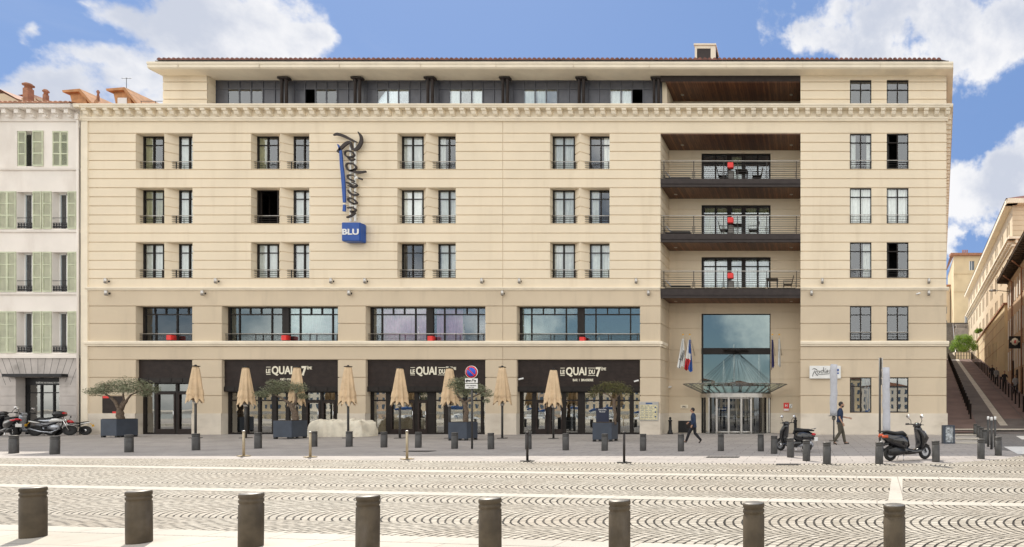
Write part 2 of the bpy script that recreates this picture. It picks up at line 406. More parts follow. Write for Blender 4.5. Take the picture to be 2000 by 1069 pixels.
def window(par, x0, x1, z0, z1, y, mul=(.5,), tr=(), fw=.052, cur='full', cmat='curtain', gm='glass', fm='frame', sash=True, opened=None):
    w, h = x1-x0, z1-z0
    f = MB()
    f.box(x0, x0+fw, y-.05, y+.06, z0, z1); f.box(x1-fw, x1, y-.05, y+.06, z0, z1)
    f.box(x0+fw, x1-fw, y-.048, y+.058, z1-fw, z1); f.box(x0+fw, x1-fw, y-.048, y+.058, z0, z0+fw)
    us = [x0+fw]
    for q in mul:
        c = x0+w*q; mw = fw*(.65 if sash else .35)
        f.box(c-mw, c+mw, y-.045, y+.05, z0+fw, z1-fw)
    for q in tr:
        c = z1-h*q; f.box(x0+fw, x1-fw, y-.035, y+.045, c-fw*.45, c+fw*.45)
    o = build('window', f, fm, par)
    g = MB()
    if opened is None: g.quad((x0+fw*.5, y, z0+fw*.5), (x1-fw*.5, y, z0+fw*.5), (x1-fw*.5, y, z1-fw*.5), (x0+fw*.5, y, z1-fw*.5))
    else:                                            # one leaf swung inwards
        c = x0+w*.5
        if opened != 'both':
            a, b = (c, x1-fw*.5) if opened == 'left' else (x0+fw*.5, c)
            g.quad((a, y, z0+fw*.5), (b, y, z0+fw*.5), (b, y, z1-fw*.5), (a, y, z1-fw*.5))
        lf = MB(); hx = x0+fw if opened in ('left', 'both') else x1-fw; sg = 1 if opened in ('left', 'both') else -1
        lx = hx+sg*.10; ly = y+.08; L = w*.42
        lf.box(min(hx, lx), max(hx, lx), ly, ly+.05, z0+fw, z1-fw)
        lf.box(lx-.02, lx+.02, ly, ly+L, z0+fw, z0+fw+.06); lf.box(lx-.02, lx+.02, ly, ly+L, z1-fw-.06, z1-fw)
        lf.box(lx-.02, lx+.02, ly+L-.05, ly+L, z0+fw+.06, z1-fw-.06)
        build('casement', lf, fm, o)
    if g.v: build('glass', g, gm, o)
    def cu(a, b, mm=cmat): build('curtain', curtain_mb(a, b, z0+.02, z1-.03, y+.10), mm, o)
    if cur == 'full': cu(x0+.05, x1-.05)
    elif cur == 'left': cu(x0+.04, x0+w*.38)
    elif cur == 'right': cu(x1-w*.38, x1-.04)
    elif cur == 'sides': cu(x0+.04, x0+w*.28); cu(x1-w*.22, x1-.04)
    return o
def railing(par, x0, x1, y, z0, h, nb=4, posts=(), name='railing', ret=0.0, frames=()):
    r = MB()
    r.tube([(x0, y, z0+h), (x1, y, z0+h)], .024, 8, 0)
    for i in range(nb):
        z = z0+h*(i+.6)/(nb+.4); r.tube([(x0, y, z), (x1, y, z)], .011, 6, 1)
    for p in posts:
        r.box(p-.018, p+.018, y-.02, y+.02, z0, z0+h-.02, 1)
    for a, b, c, d in frames:
        for q in (c, d): r.box(a, b, y-.045, y-.025, q-.012, q+.012, 1)
        for q in (a, b): r.box(q-.012, q+.012, y-.047, y-.027, c, d, 1)
    return build(name, r, ['railm', 'rail'], par)

# ================================================================== GROUND AND STREET
def sheet(name, polys, z, m):
    mb = MB()
    for p in polys: mb.add([(x, y, z) for x, y in p], [tuple(range(len(p)))])
    o = build(name, mb, m, fix=False)
    for pl in o.data.polygons:
        if pl.normal.z < 0: pl.flip()
    return tag(o, kind='structure')
sheet('ground', [[(-700, -9), (700, -9), (700, 900), (-700, 900)]], -.012, 'gland')
sheet('pavement', [[(-75, 5.2), (7.2, 5.2), (7.2, 34.0), (-75, 36)], [(7.2, 5.2), (40, 5.2), (40, 19), (7.2, 24.5)]], 0.0, 'slabs')
farpts = [G(a, b) for a, b in ((-500, 893), (0, 895), (500, 897), (1000, 902), (1500, 906), (1850, 905), (1960, 897), (2000, 889), (2060, 878))]
farpts = [(-60, 20.5)]+farpts+[(30, 22)]
nearl = lambda x: 6.24-.12*x
sheet('cobbled_road', [[(-60, nearl(-60)), (30, nearl(30))]+farpts[::-1]], .004, 'cobble')
sheet('near_pavement', [[(-60, -4), (30, -4), (30, nearl(30)-.01), (-60, nearl(-60)-.01)]], .008, 'nearslabs')
sheet('stone_bands', [[(-60, c-w/2+7.2), (30, c-w/2-3.6), (30, c+w/2-3.6), (-60, c+w/2+7.2)] for c, w in ((9.8, .34), (13.25, .42))]
      + [[(-60, nearl(-60)), (30, nearl(30)), (30, nearl(30)+.3), (-60, nearl(-60)+.3)]]
      + [[(1.46-.1, 9.8), (1.46+.14, 9.78), (1.95+.14, 12.8), (1.95-.1, 12.82)]], .008, 'band')
sheet('crossing_setts', [[(6.9, 21.5), (7.8, 20.6), (30, 20), (30, 34.4), (9.6, 34.4), (9.0, 30)]], .006, 'sett')
mk = []
for pts in (((1960, 873), (2030, 873), (2040, 888), (1988, 888)), ((1984, 852), (2030, 852), (2035, 859), (1996, 859))):
    mk.append([G(*p) for p in pts])
sheet('road_marking', mk, .010, 'paint')
mk = []
for pts in (((1866, 845), (1906, 845), (1912, 851), (1866, 851)), ((1866, 856), (1908, 856), (1912, 859), (1868, 859)), ((1866, 863), (1912, 864), (1914, 868), (1868, 867))):
    mk.append([G(*p) for p in pts])
sheet('crossing_slabs', mk, .010, 'kerb')
gr = lambda Y: .156*(Y-34) if Y < 91.5 else 8.97
XL = lambda Y: 10.8+.212*(Y-38.7)
XR = lambda Y: 15.3+.203*(Y-41.5)
XS = lambda Y: 12.3+.2025*(Y-36.7)
XW = lambda Y: 7.95+.2287*(Y-33.4)
XB = lambda Y: 8.3+.205*Y
def ramp(name, fa, fb, ys, m, dz):
    mb = MB()
    for a, b in zip(ys[:-1], ys[1:]):
        mb.quad((fa(a), a, gr(a)+dz), (fb(a), a, gr(a)+dz), (fb(b), b, gr(b)+dz), (fa(b), b, gr(b)+dz))
    return tag(build(name, mb, m), kind='structure')
ramp('ramp_road', XW, lambda Y: XB(Y)+.6, [34, 91.5, 125], 'asphalt', .0)
ramp('ramp_pavement', XW, lambda Y: XL(Y)+.25, [34.2, 60, 91.5], 'redpath', .05)
ramp('ramp_path', lambda Y: XR(Y)-.4, lambda Y: XB(Y)+.5, [36, 60, 91.5], 'redpath', .05)
ramp('ramp_gutter', lambda Y: XS(Y)-.24, lambda Y: XS(Y)+.24, [36.6, 60, 91.5], 'kerb', .012)
ramp('ramp_lane', lambda Y: XS(Y)+.3, lambda Y: XR(Y)-.45, [39, 60, 91.5], 'redpath', .008)
ramp('upper_terrace', XW, lambda Y: XB(Y)+.6, [91.4, 125], 'nearslabs', .03)
ramp('ramp_kerb', XW, lambda Y: XB(Y)+.5, [34.7, 35.1], 'kerb', .1)
# slope on either side so that the ramp does not float: the hill itself
hb = MB()
hb.quad((XB(36)+.5, 36, .2), (60, 36, .2), (60, 91.5, 8.9), (XB(91.5)+.5, 91.5, 8.9)); hb.quad((20, 91.5, 8.9), (80, 91.5, 8.9), (80, 117.9, 8.95), (20, 117.9, 8.95))
hb.quad((10, 118.4, 18.5), (120, 118.4, 18.5), (120, 400, 30), (10, 400, 30))
tag(build('hill', hb, 'gland'), kind='structure')

# ================================================================== HOTEL
hotel = thing('hotel_building', (-16.4, D, 0), 'long six storey cream and taupe hotel with rusticated front, recessed balconies and ground floor brasserie', 'hotel')
XA, XZ = fx(173), fx(1848.5)
zG = [1.19, 2.21, 3.24, 4.25]; zL2 = [6.30, 7.29]; zT = 17.09; P = .515
rows = [(15.07, 17.09), (11.98, 14.0), (8.89, 10.91)]
groups = [(265, 376), (490, 604), (776, 890), (1074, 1190.5)]
rcol = [(1660, 1702), (1732, 1774.5)]
opsU = []; dv = .43
for a, b in groups:
    for z0, z1 in rows: opsU.append((fx(a), fx(b), z0, z1, dv))
for a, b in rcol:
    for z0, z1 in rows: opsU.append((fx(a), fx(b), z0, z1, .10))
LX0, LX1 = fx(1290), fx(1563.5)
LD = 2.12
opsU.append((LX0, LX1, 8.3, zT, LD))
gu = [zT-P*k for k in range(18) if zT-P*k > 8.5]
vj = [fx(982)]
mb = relief(MB(), XA, XZ, 8.34, 17.78, D, opsU, gu, vj=vj)
build('upper_wall', mb, 'cream', hotel)
big = [(265, 375.5), (433, 660), (714, 948), (1009, 1250)]
opsL = [(fx(a), fx(b), 5.29, zL2[1], dv) for a, b in big]+[(fx(a), fx(b), -.1, 4.25, dv) for a, b in big]
opsL += [(fx(a), fx(b), 5.33, 7.29, .10) for a, b in rcol]+[(fx(a), fx(b), 1.24, 3.24, .10) for a, b in ((1660, 1702), (1732, 1774.5))]
opsL.append((LX0, LX1, -.1, 8.3, LD))
mb = relief(MB(), XA, XZ, 1.19, 8.34, D, [o for o in opsL], zG[1:]+[5.0]+zL2, vj=vj)
build('lower_wall', mb, 'taupe', hotel)
mb = relief(MB(), XA, XZ+.06, -.05, 1.20, D-.045, [(a, b, -.1, 1.3, e+.045) for a, b, c, d, e in opsL if c < 0], [])
mb.quad((XA, D-.045, 1.2), (XZ+.06, D-.045, 1.2), (XZ+.06, D, 1.2), (XA, D, 1.2))
build('plinth', mb, 'plinth', hotel)
# left edge pilaster, side wall, body
mb = MB(); mb.box(fx(160), XA, D-.06, D+1, 0, 17.75); build('corner_strip', mb, 'trim', hotel)
mb = MB(); k = 57.0
mb.box(fx(158), XA, D+.95, D+k, 0, 17.9)
mb.quad((XZ, D, 1.19), (XZ+.2287*k, D+k, 1.19), (XZ+.2287*k, D+k, 20.3), (XZ, D, 20.3))
mb.quad((XZ+.06, D-.045, 0), (XZ+.06+.2287*k, D+k, 0), (XZ+.06+.2287*k, D+k, 1.2), (XZ+.06, D-.045, 1.2))
mb.quad((XZ+.2287*k, D+k, 0), (XA, D+k, 0), (XA, D+k, 20.3), (XZ+.2287*k, D+k, 20.3))
build('side_wall', mb, 'cream', hotel)
# the dark inside: floors and back
mb = MB()
mb.quad((XA+.1, D+3.2, 0), (LX0-.3, D+3.2, 0), (LX0-.3, D+3.2, 17.7), (XA+.1, D+3.2, 17.7))
mb.quad((fx(405), D+3.2, 17.7), (LX0-.3, D+3.2, 17.7), (LX0-.3, D+3.2, 20.3), (fx(405), D+3.2, 20.3))
mb.quad((LX0-.3, D+LD+3, 0), (LX1+.3, D+LD+3, 0), (LX1+.3, D+LD+3, 20), (LX0-.3, D+LD+3, 20))
mb.quad((LX1+.1, D+2.6, 0), (XZ+.3, D+2.6, 0), (XZ+.3, D+2.6, 20), (LX1+.1, D+2.6, 20))
for z in (.012, 4.45, 7.9, 11.3, 14.4, 17.6, 20.28):
    xa_ = XA+.1 if z < 18 else fx(405)
    mb.quad((xa_, D+dv+.2, z), (LX0-.28, D+dv+.2, z), (LX0-.28, D+3.2, z), (xa_, D+3.2, z))
    mb.quad((LX1+.1, D+.2, z), (XZ-.1, D+.2, z), (XZ-.1, D+2.6, z), (LX1+.1, D+2.6, z))
    if z > 1: mb.quad((LX0+3, D+LD+.2, z), (LX1-1.6, D+LD+.2, z), (LX1-1.6, D+LD+3, z), (LX0+3, D+LD+3, z))
build('interior', mb, 'dark', hotel)
# V piers between paired windows
for a, b in groups:
    ax = (fx(a)+fx(b))/2
    for z0, z1 in rows:
        mb = MB(); zs = [z0]+sum([[g-.025, g+.025] for g in gu[::-1] if z0+.1 < g < z1-.1], [])+[z1]
        for q, (u, v) in enumerate(zip(zs[:-1], zs[1:])):
            s = .055 if q % 2 else 0.0
            A = (ax-.44+s, D+dv); Bp = (ax, D+.012+s); Cc = (ax+.44-s, D+dv)
            mb.add([(*A, u), (*Bp, u), (*Cc, u), (*A, v), (*Bp, v), (*Cc, v)], [(0, 1, 4, 3), (1, 2, 5, 4), (0, 2, 1), (3, 4, 5)])
        build('pier', mb, 'cream', hotel)
# guest room windows
states = {(0, 0, 0): ('left', 'curtainy', None), (0, 0, 1): ('full', 'curtain', None), (0, 1, 0): ('full', 'curtainy', None), (0, 2, 0): ('full', 'curtain', None),
          (1, 0, 0): ('left', 'curtainy', None), (1, 0, 1): (None, 'curtain', None), (1, 1, 0): (None, 'curtain', 'both'), (1, 1, 1): ('full', 'curtain', None),
          (2, 2, 0): (None, 'curtain', None), (3, 0, 1): ('right', 'curtain', None), (3, 1, 1): ('left', 'curtain', None), (2, 0, 1): ('sides', 'curtain', None)}
for gi, (a, b) in enumerate(groups):
    X0, X1 = fx(a), fx(b); ax = (X0+X1)/2
    for ri, (z0, z1) in enumerate(rows):
        for wi, (p, q) in enumerate(((X0, ax-.44), (ax+.44, X1))):
            cu, cm, op = states.get((gi, ri, wi), ('full', 'curtain', None))
            window(hotel, p, q, z0, z1, D+dv, tr=() if op == 'both' else (.25,), mul=() if op == 'both' else (.5,), cur=cu, cmat=cm, opened=op)
            rx0, rx1 = (p, ax-.21) if wi == 0 else (ax+.21, q)
            railing(hotel, rx0, rx1, D+.22, z0, .5, 4, (rx0+.25, rx1-.12))
rst = {(0, 0): 'sides', (1, 0): (None, 'left'), (0, 1): 'full', (1, 1): 'full', (0, 2): 'right', (1, 2): (None, 'left'), (0, 3): None, (1, 3): None, (0, 4): 'full', (1, 4): 'full'}
rr = rows+[(5.33, 7.29), (1.24, 3.24)]
for ci, (a, b) in enumerate(rcol):
    for ri, (z0, z1) in enumerate(rr):
        s = rst[(ci, ri)]; cu, op = s if isinstance(s, tuple) else (s, None)
        if ri == 4: cu = None
        window(hotel, fx(a), fx(b), z0, z1, D+.11, tr=(.25,), cur=cu, opened=op, gm='shopglass' if ri == 4 else 'glass')
        if ri < 4: railing(hotel, fx(a), fx(b), D-.03, z0, .47, 3, (fx(a)+.04, fx(b)-.04))
# first floor wide windows
for i, (a, b) in enumerate(big):
    X0, X1 = fx(a), fx(b); w = X1-X0; z0, z1 = 5.29, zL2[1]
    fw = .07; f = MB(); y = D+dv
    f.box(X0, X0+fw*1.6, y-.06, y+.06, z0, z1); f.box(X1-fw, X1, y-.06, y+.06, z0, z1)
    f.box(X0+fw, X1-fw, y-.055, y+.055, z1-fw, z1); f.box(X0+fw, X1-fw, y-.055, y+.055, z0, z0+fw)
    zt = z1-.42; f.box(X0+fw, X1-fw, y-.04, y+.04, zt-.035, zt+.035)
    nb = 1 if i == 0 else 2
    if nb == 2: c = (X0+X1)/2; f.box(c-.19, c+.19, y-.07, y+.07, z0+.06, z1-.06)
    for h in range(nb):
        p = X0 if nb == 1 or h == 0 else (X0+X1)/2+.19; q = X1 if nb == 1 or h == 1 else (X0+X1)/2-.19; ww = q-p
        for u in ((.22, .6, 1-.001) if nb == 1 else (.2, .8)):
            if u < .99: f.box(p+ww*u-.03, p+ww*u+.03, y-.045, y+.045, z0+.06, zt-.02)
        for u in (.2, .4, .6, .8): f.box(p+ww*u-.025, p+ww*u+.025, y-.045, y+.045, zt+.03, z1-.06)
    o = build('window', f, 'frame', hotel)
    g = MB(); g.box(X0+.05, X1-.05, y, y+.01, z0+.05, z1-.05); build('glass', g, 'glassb' if i in (1, 3) else 'glass', o)
    cs = {0: ((.05, .2, 'curtainy'),), 1: ((.04, .12, 'curtainr'), (.52, .92, 'curtainp')), 2: ((.08, .46, 'curtainp'), (.54, .76, 'curtainp')), 3: ((.02, .08, 'curtain'),)}[i]
    for u, v, cm in cs: build('curtain', curtain_mb(X0+w*u, X0+w*v, z0+.05, z1-.1, y+.2), cm, o)
    if i == 0:      # pale draped stand seen behind the glass
        d = MB(); d.lathe([(.30, z0+.1), (.26, z0+.6), (.2, z0+1.1), (.12, z0+1.4), (.02, z0+1.5)], (X0+w*.45, y+.7, 0), 14); build('draped_lamp', d, 'white', o)
    n = max(2, int(w/1.6)); railing(hotel, X0+.01, X1-.01, D+.2, z0, .45, 4, [X0+.2+(w-.4)*j/n for j in range(n+1)])
# string courses
for nm, prof, z in (('string_course', [(D+.02, 8.16), (D-.05, 8.18), (D-.07, 8.23), (D-.11, 8.27), (D-.11, 8.35), (D+.02, 8.38)], 0),
                    ('ledge', [(D+.02, 5.0), (D-.08, 5.02), (D-.09, 5.09), (D-.15, 5.13), (D-.16, 5.25), (D-.14, 5.28), (D+.02, 5.32)], 0)):
    mb = MB(); mb.profx(prof, XA-.1, LX0+(.0 if nm == 'ledge' else 0)); mb.profx(prof, LX1, XZ+.12)
    if nm == 'ledge':
        mb.box(LX0-.001, LX0+.15, D-.15, D+LD*.55, 5.12, 5.28); mb.box(LX0-.001, LX0+.08, D-.09, D+LD*.5, 5.0, 5.12)
    build(nm, mb, 'trim', hotel)
# main cornice with modillions
mb = MB()
xL, xR = fx(158, 33), fx(1861, 33)
prof = [(D+.3, 17.76), (D-.10, 17.76), (D-.10, 17.84), (D-.14, 17.86), (D-.14, 17.98), (D-.10, 18.0), (D-.10, 18.34), (D-.44, 18.34), (D-.46, 18.42), (D-.50, 18.46), (D-.50, 18.53), (D+.3, 18.6)]
mb.profx(prof, fx(163), XZ+.06); mb.box(xL, fx(163)+.01, D-.49, D+.29, 18.35, 18.53)
mb.box(fx(160), fx(163)+.01, D-.1, D+.29, 17.77, 18.36)
mb.profx([(D+.2, 18.35), (D-.44, 18.35), (D-.46, 18.42), (D-.49, 18.46), (D-.49, 18.53), (D+.2, 18.55)], XZ+.05, xR)
x = fx(175)
while x < XZ-.1:
    mb.prism([(x, 18.0), (x+.25, 18.0), (x+.25, 18.335), (x, 18.335)], D-.2, D-.1)
    w_ = .25; vs_ = [(D-.2, 18.02), (D-.27, 18.05), (D-.31, 18.12), (D-.33, 18.2), (D-.40, 18.23), (D-.41, 18.3), (D-.41, 18.338), (D-.2, 18.338)]
    mb.profx(vs_, x, x+w_)
    x += .606
# side return with its own modillions, receding
kk = 57.0
mb.quad((xR, D-.49, 18.36), (xR+.2287*kk, D+kk, 18.36), (xR+.2287*kk, D+kk, 18.53), (xR, D-.49, 18.53))
mb.quad((xR, D-.49, 18.36), (XZ+.05, D-.49, 18.36), (XZ+.05+.2287*kk, D+kk, 18.36), (xR+.2287*kk, D+kk, 18.36))
for j in range(92):
    yy = D+.3+.606*j; xx = XZ+.02+.2287*(yy-D)
    mb.box(xx, xx+.28, yy, yy+.17, 18.05, 18.36)
for q in (fx(545), fx(820), fx(982), fx(1250), fx(1430), fx(1568), fx(1716)): mb.box(q-.006, q+.006, D-.503, D-.48, 18.46, 18.53, 1); mb.box(q-.006, q+.006, D-.143, D-.13, 17.87, 17.975, 1)
build('cornice', mb, ['trim', 'plinth'], hotel)
# attic
AX0, BX0, BX1 = fx(318), fx(405), fx(1288)
gA = [20.0, 19.51, 19.02]
mb = relief(MB(), AX0, BX0, 18.5, 20.37, D, [], gA)
for zz0, zz1 in zip([18.5]+[g+.02 for g in gA[::-1]], [g-.02 for g in gA[::-1]]+[20.37]):
    mb.box(BX0-.02, BX0, D, D+.55, zz0, zz1)
mb.box(BX0-.06, BX0-.021, D+.05, D+.55, 18.5, 20.3); mb.box(AX0, AX0+.1, D+.05, D+8, 18.5, 20.36)
build('attic_wall', mb, 'cream', hotel)
build('attic_wall', relief(MB(), LX1, XZ, 18.5, 20.37, D, [(fx(a), fx(b), 18.62, 20.13, .10) for a, b in rcol], gA), 'cream', hotel)
mb = MB(); mb.box(LX0-.02, LX0+.25, D+.5, D+LD+.3, 18.4, 20.36); build('partition_wall', mb, 'cream', hotel)
for j, (a, b) in enumerate(rcol): window(hotel, fx(a), fx(b), 18.62, 20.13, D+.11, tr=(.36,), cur=None)
AY = D+.5
cols = [552, 695.5, 838, 985, 1134, 1281]
edges = [fx(405)]+[fx(c) for c in cols]
patt = [(0, 0), ('open', 0), (0, 0), (1, 0), (0, 0), (0, 'open')]
for j in range(6):
    X0 = edges[j]+(.0 if j == 0 else .22); X1 = edges[j+1]-.22; w = X1-X0
    f = MB(); zt = 19.88
    n = 6; dx = w/n
    for q in range(n+1): f.box(X0+dx*q-.028, X0+dx*q+.028, AY-.03, AY+.04, 18.45, 20.36)
    f.box(X0, X1, AY-.02, AY+.05, zt-.03, zt+.03); f.box(X0, X1, AY-.025, AY+.055, 20.28, 20.36)
    o = build('window', f, 'panelgrey', hotel)
    g = MB(); g.box(X0, X1, AY+.01, AY+.03, zt+.03, 20.28)
    for q in (0, 4, 5) if j < 5 else (0, 1, 5): g.box(X0+dx*q+.03, X0+dx*(q+1)-.03, AY+.012, AY+.03, 18.45, zt-.03)
    build('panel', g, 'panelgrey', o)
    pans = (1, 2, 3) if j < 5 else (2, 3, 4)
    g = MB(); cpan = []
    for q in pans:
        if j == 1 and q == 1: continue
        if j == 5 and q == 4: continue
        g.box(X0+dx*q+.03, X0+dx*(q+1)-.03, AY+.0, AY+.01, 18.45, zt-.03)
    build('glass', g, 'glass', o)
    for q in {0: (1, 2), 1: (3,), 2: (1, 2), 3: (1, 3), 4: (1, 2), 5: (2, 3)}[j]:
        if j == 1: continue
        f2 = MB(); p0, p1 = X0+dx*q+.03, X0+dx*(q+1)-.03
        build('curtain', curtain_mb(p0+.03, p1-.03, 18.45, zt-.05, AY+.12), 'curtain', o)
for c in cols:
    mb = MB(); X = fx(c)
    for s in (-.13, .13): mb.lathe([(.075, 18.5), (.075, 20.1), (.1, 20.14), (.1, 20.2)], (X+s, D+.1, 0), 14)
    mb.box(X-.3, X+.3, D-.03, D+.25, 20.2, 20.3); mb.box(X-.22, X+.22, AY+.0, AY+.06, 18.45, 20.36, 1)
    build('column_pair', mb, ['bronze', 'panelgrey'], hotel)
# eaves, roof, chimney
ex0, ex1, ey = fx(286, D-.77), fx(1862, D-.77), D-.77
mb = MB()
mb.profx([(D+.3, 20.36), (ey+.12, 20.36), (ey+.04, 20.42), (ey+.04, 20.56), (ey, 20.6), (ey, 20.71), (D+.3, 20.75)], ex0+.0, ex1)
mb.box(ex0, AX0+.0, D+.29, D+15, 20.37, 20.7)
mb.box(AX0-.001, BX1, D+.29, AY+.1, 20.365, 20.7)
mb.add([(ex1, ey, 20.37), (ex1+.2287*57, ey+57, 20.37), (ex1+.2287*57, ey+57, 20.72), (ex1, ey, 20.72), (XZ-.3, D+.2, 20.37), (XZ-.3+.2287*57, D+57, 20.37)], [(0, 1, 2, 3), (0, 4, 5, 1)])
for q in (fx(375), fx(530), fx(683), fx(838), fx(982), fx(1130), fx(1275), fx(1422), fx(1568), fx(1716)): mb.box(q-.006, q+.006, ey-.003, ey+.2, 20.4, 20.7, 1)
build('eaves', mb, ['trim', 'plinth'], hotel)
mb = MB()
tx0, tx1 = fx(308, ey), fx(1838, ey); nt = int((tx1-tx0)/.268); dx = (tx1-tx0)/nt
prev = None; vs = []; seg = 6
for i in range(nt*seg+1):
    x = tx0+dx*i/seg; ph = (i % seg)/seg; hh = .105*abs(math.sin(math.pi*ph))**.7
    jj = .012*math.sin(i*12.9898//1*3.1)
    vs += [(x, ey-.06+jj, 20.80+hh), (x, ey+7, 22.55+hh), (x, ey-.06+jj, 20.77)]
k = nt*seg
fs = [(3*i, 3*i+3, 3*i+4, 3*i+1) for i in range(k)]+[(3*i, 3*i+2, 3*i+5, 3*i+3) for i in range(k)]
mb.add(vs, fs, 0)
mb.box(ex0+.45, ex1-.25, ey+.02, ey+.2, 20.70, 20.775, 1)
mb.quad((tx0, ey-.04, 20.775), (tx1, ey-.04, 20.775), (tx1+.2287*57, ey+57, 20.775), (tx0, ey+57, 20.775), 1)
mb.quad((tx0, ey+7, 22.5), (tx1, ey+7, 22.5), (tx1+3.5, ey+16, 20.78), (tx0, ey+16, 20.78), 0)
mb.add([(tx1, ey-.04, 20.8), (tx1+.3, ey, 20.76), (tx1+2.0, ey+7.5, 20.8), (tx1-.0, ey+7, 22.6)], [(0, 1, 2, 3)], 0)
build('roof', mb, ['tile', 'bollardcap'], hotel)
cy = 38.5; c0, c1 = fx(1357, cy), fx(1397, cy)
mb = MB(); zc0, zc1 = 21.8, fz(86, cy)
mb.box(c0, c0+.14, cy, cy+1.2, zc0, zc1-.1); mb.box(c1-.3, c1, cy, cy+1.2, zc0, zc1-.1); mb.box(c0, c1, cy+.3, cy+1.2, zc0, zc1-.12)
mb.box(c0-.06, c1+.06, cy-.06, cy+1.3, zc1-.1, zc1, 0); mb.box(c0+.13, c1-.29, cy+.02, cy+.06, zc0, zc1-.3, 1); mb.box(c0+.13, c1-.29, cy+.0, cy+.2, zc1-.3, zc1-.1)
build('chimney', mb, ['trim', 'bronze'], bpy.data.objects['roof'])
# loggia: back wall, balconies, soffits, doors
YB = D+LD
bx = lambda p: fx(p, YB)
bz = lambda p: fz(p, YB)
WX0, WX1 = bx(1370), bx(1505)
slabs = [(14.12, 14.50), (10.98, 11.39), (7.81, 8.25)]
bops = [(WX0, WX1, s[1], s[1]+2.36, .12) for s in slabs]+[(WX0, WX1, 18.5, 19.75, .12)]
mb = relief(MB(), LX0+.001, LX1-.001, 8.34, 17.11, YB, bops, gu, gd=.03, gw=.03)
relief(mb, LX0+.26, LX1-.001, 18.4, 20.37, YB, bops[-1:], [19.51, 19.02, 20.0], gd=.03, gw=.03)
build('loggia_wall', mb, 'cream', hotel)
mb = relief(MB(), LX0+.001, LX1-.001, -.05, 7.9, YB, [(WX0, WX1, -.1, bz(613), .12), (bx(1325), bx(1350), -.01, bz(822), .2)], [2.21, 3.24, 4.25, 5.0, 6.3, 7.29], gd=.03, gw=.03)
build('loggia_lower_wall', mb, 'taupe', hotel)
for a, b in ((LX0, WX0), (WX1, LX1)): mb = MB(); mb.box(a, b, YB-.04, YB-.001, 0, 1.2); build('loggia_plinth', mb, 'plinth', hotel)
mb = MB(); mb.box(bx(1325), bx(1350), YB-.06, YB-.042, .02, bz(822)); build('service_hatch', mb, 'black', hotel)
for s0, s1 in slabs:
    mb = MB(); mb.box(LX0+.01, LX1-.01, D-.03, D+.12, s0+.10, s1); mb.box(LX0+.01, LX1-.01, D+.01, D+.14, s0-.06, s0+.10); mb.box(LX0+.01, LX1-.01, D+.12, YB-.01, s0+.05, s1-.03)
    sl = build('balcony', mb, 'bronze', hotel)
    mb = MB(); mb.box(LX0+.012, LX1-.012, D+.14, YB-.012, s0+.0, s0+.048); build('soffit', mb, 'soffit', sl)
    rx0, rx1 = LX0+.03, LX1-.03; ww = rx1-rx0
    ps = [rx0+ww*t for t in (.02, .235, .45, .55, .76, .975)]
    fr = [(ps[i]+.07, ps[i+1]-.07, s1+.06, s1+.43) for i in (0, 1, 2, 3, 4)]
    railing(sl, rx0, rx1, D+.03, s1, 1.03, 8, ps, frames=[q for q in fr if q[1]-q[0] > .3])
    for i, p in enumerate((.07, .93)):
        l = MB(); l.lathe([(.10, s0-.012), (.10, s0-.002)], (LX0+(LX1-LX0)*p, YB-.75, 0), 16); build('downlight', l, 'railm', sl)
for zc, y1 in ((17.09, YB-.012), (20.36, YB-.012)):
    mb = MB(); zz = 17.06 if zc < 18 else 20.02
    mb.box(LX0+(.012 if zc < 18 else .27), LX1-.012, D+.03, y1, zz-.02, zz+.02)
    so = build('soffit', mb, 'soffit', hotel)
    for p in (.12, .93):
        l = MB(); l.lathe([(.10, zz-.032), (.10, zz-.021)], (LX0+(LX1-LX0)*p, YB-.75, 0), 16); build('downlight', l, 'railm', so)
mb = MB(); mb.box(LX0-.0, LX1-.0, D+.0, D+.1, 20.04, 20.36); build('attic_beam', mb, 'bronze', hotel)
for i, s in enumerate(slabs):
    z0, z1 = s[1], s[1]+2.36; w = WX1-WX0
    f = MB(); y = YB+.12
    for a, b in ((0, .03), (.19, .21), (.37, .43), (.58, .635), (.80, .825), (.975, 1.0)): f.box(WX0+w*a, WX0+w*b, y-.05, y+.05, z0, z1)
    f.box(WX0, WX1, y-.06, y+.06, z1-.08, z1); f.box(WX0, WX1, y-.04, y+.04, z1-.58, z1-.52)
    o = build('window', f, 'frame', hotel)
    g = MB(); g.box(WX0+.03, WX1-.03, y, y+.01, z0, z1-.05); build('glass', g, 'glass', o)
    for a, b in (((.43, .58),) if i == 0 else ((.04, .18), (.22, .36), (.44, .57), (.64, .79), (.83, .97))):
        build('curtain', curtain_mb(WX0+w*a, WX0+w*b, z0, z1-.1, y+.2), 'curtainy' if i < 2 else 'curtain', o)
f = MB(); y = YB+.12
for t in (0, .2, .4, .6, .8, .98): f.box(WX0+(WX1-WX0)*t, WX0+(WX1-WX0)*t+.08, y-.05, y+.05, 18.5, 19.75)
f.box(WX0, WX1, y-.06, y+.06, 19.67, 19.75); o = build('window', f, 'frame', hotel)
g = MB(); g.box(WX0, WX1, y, y+.01, 18.5, 19.7); build('glass', g, 'glass', o)
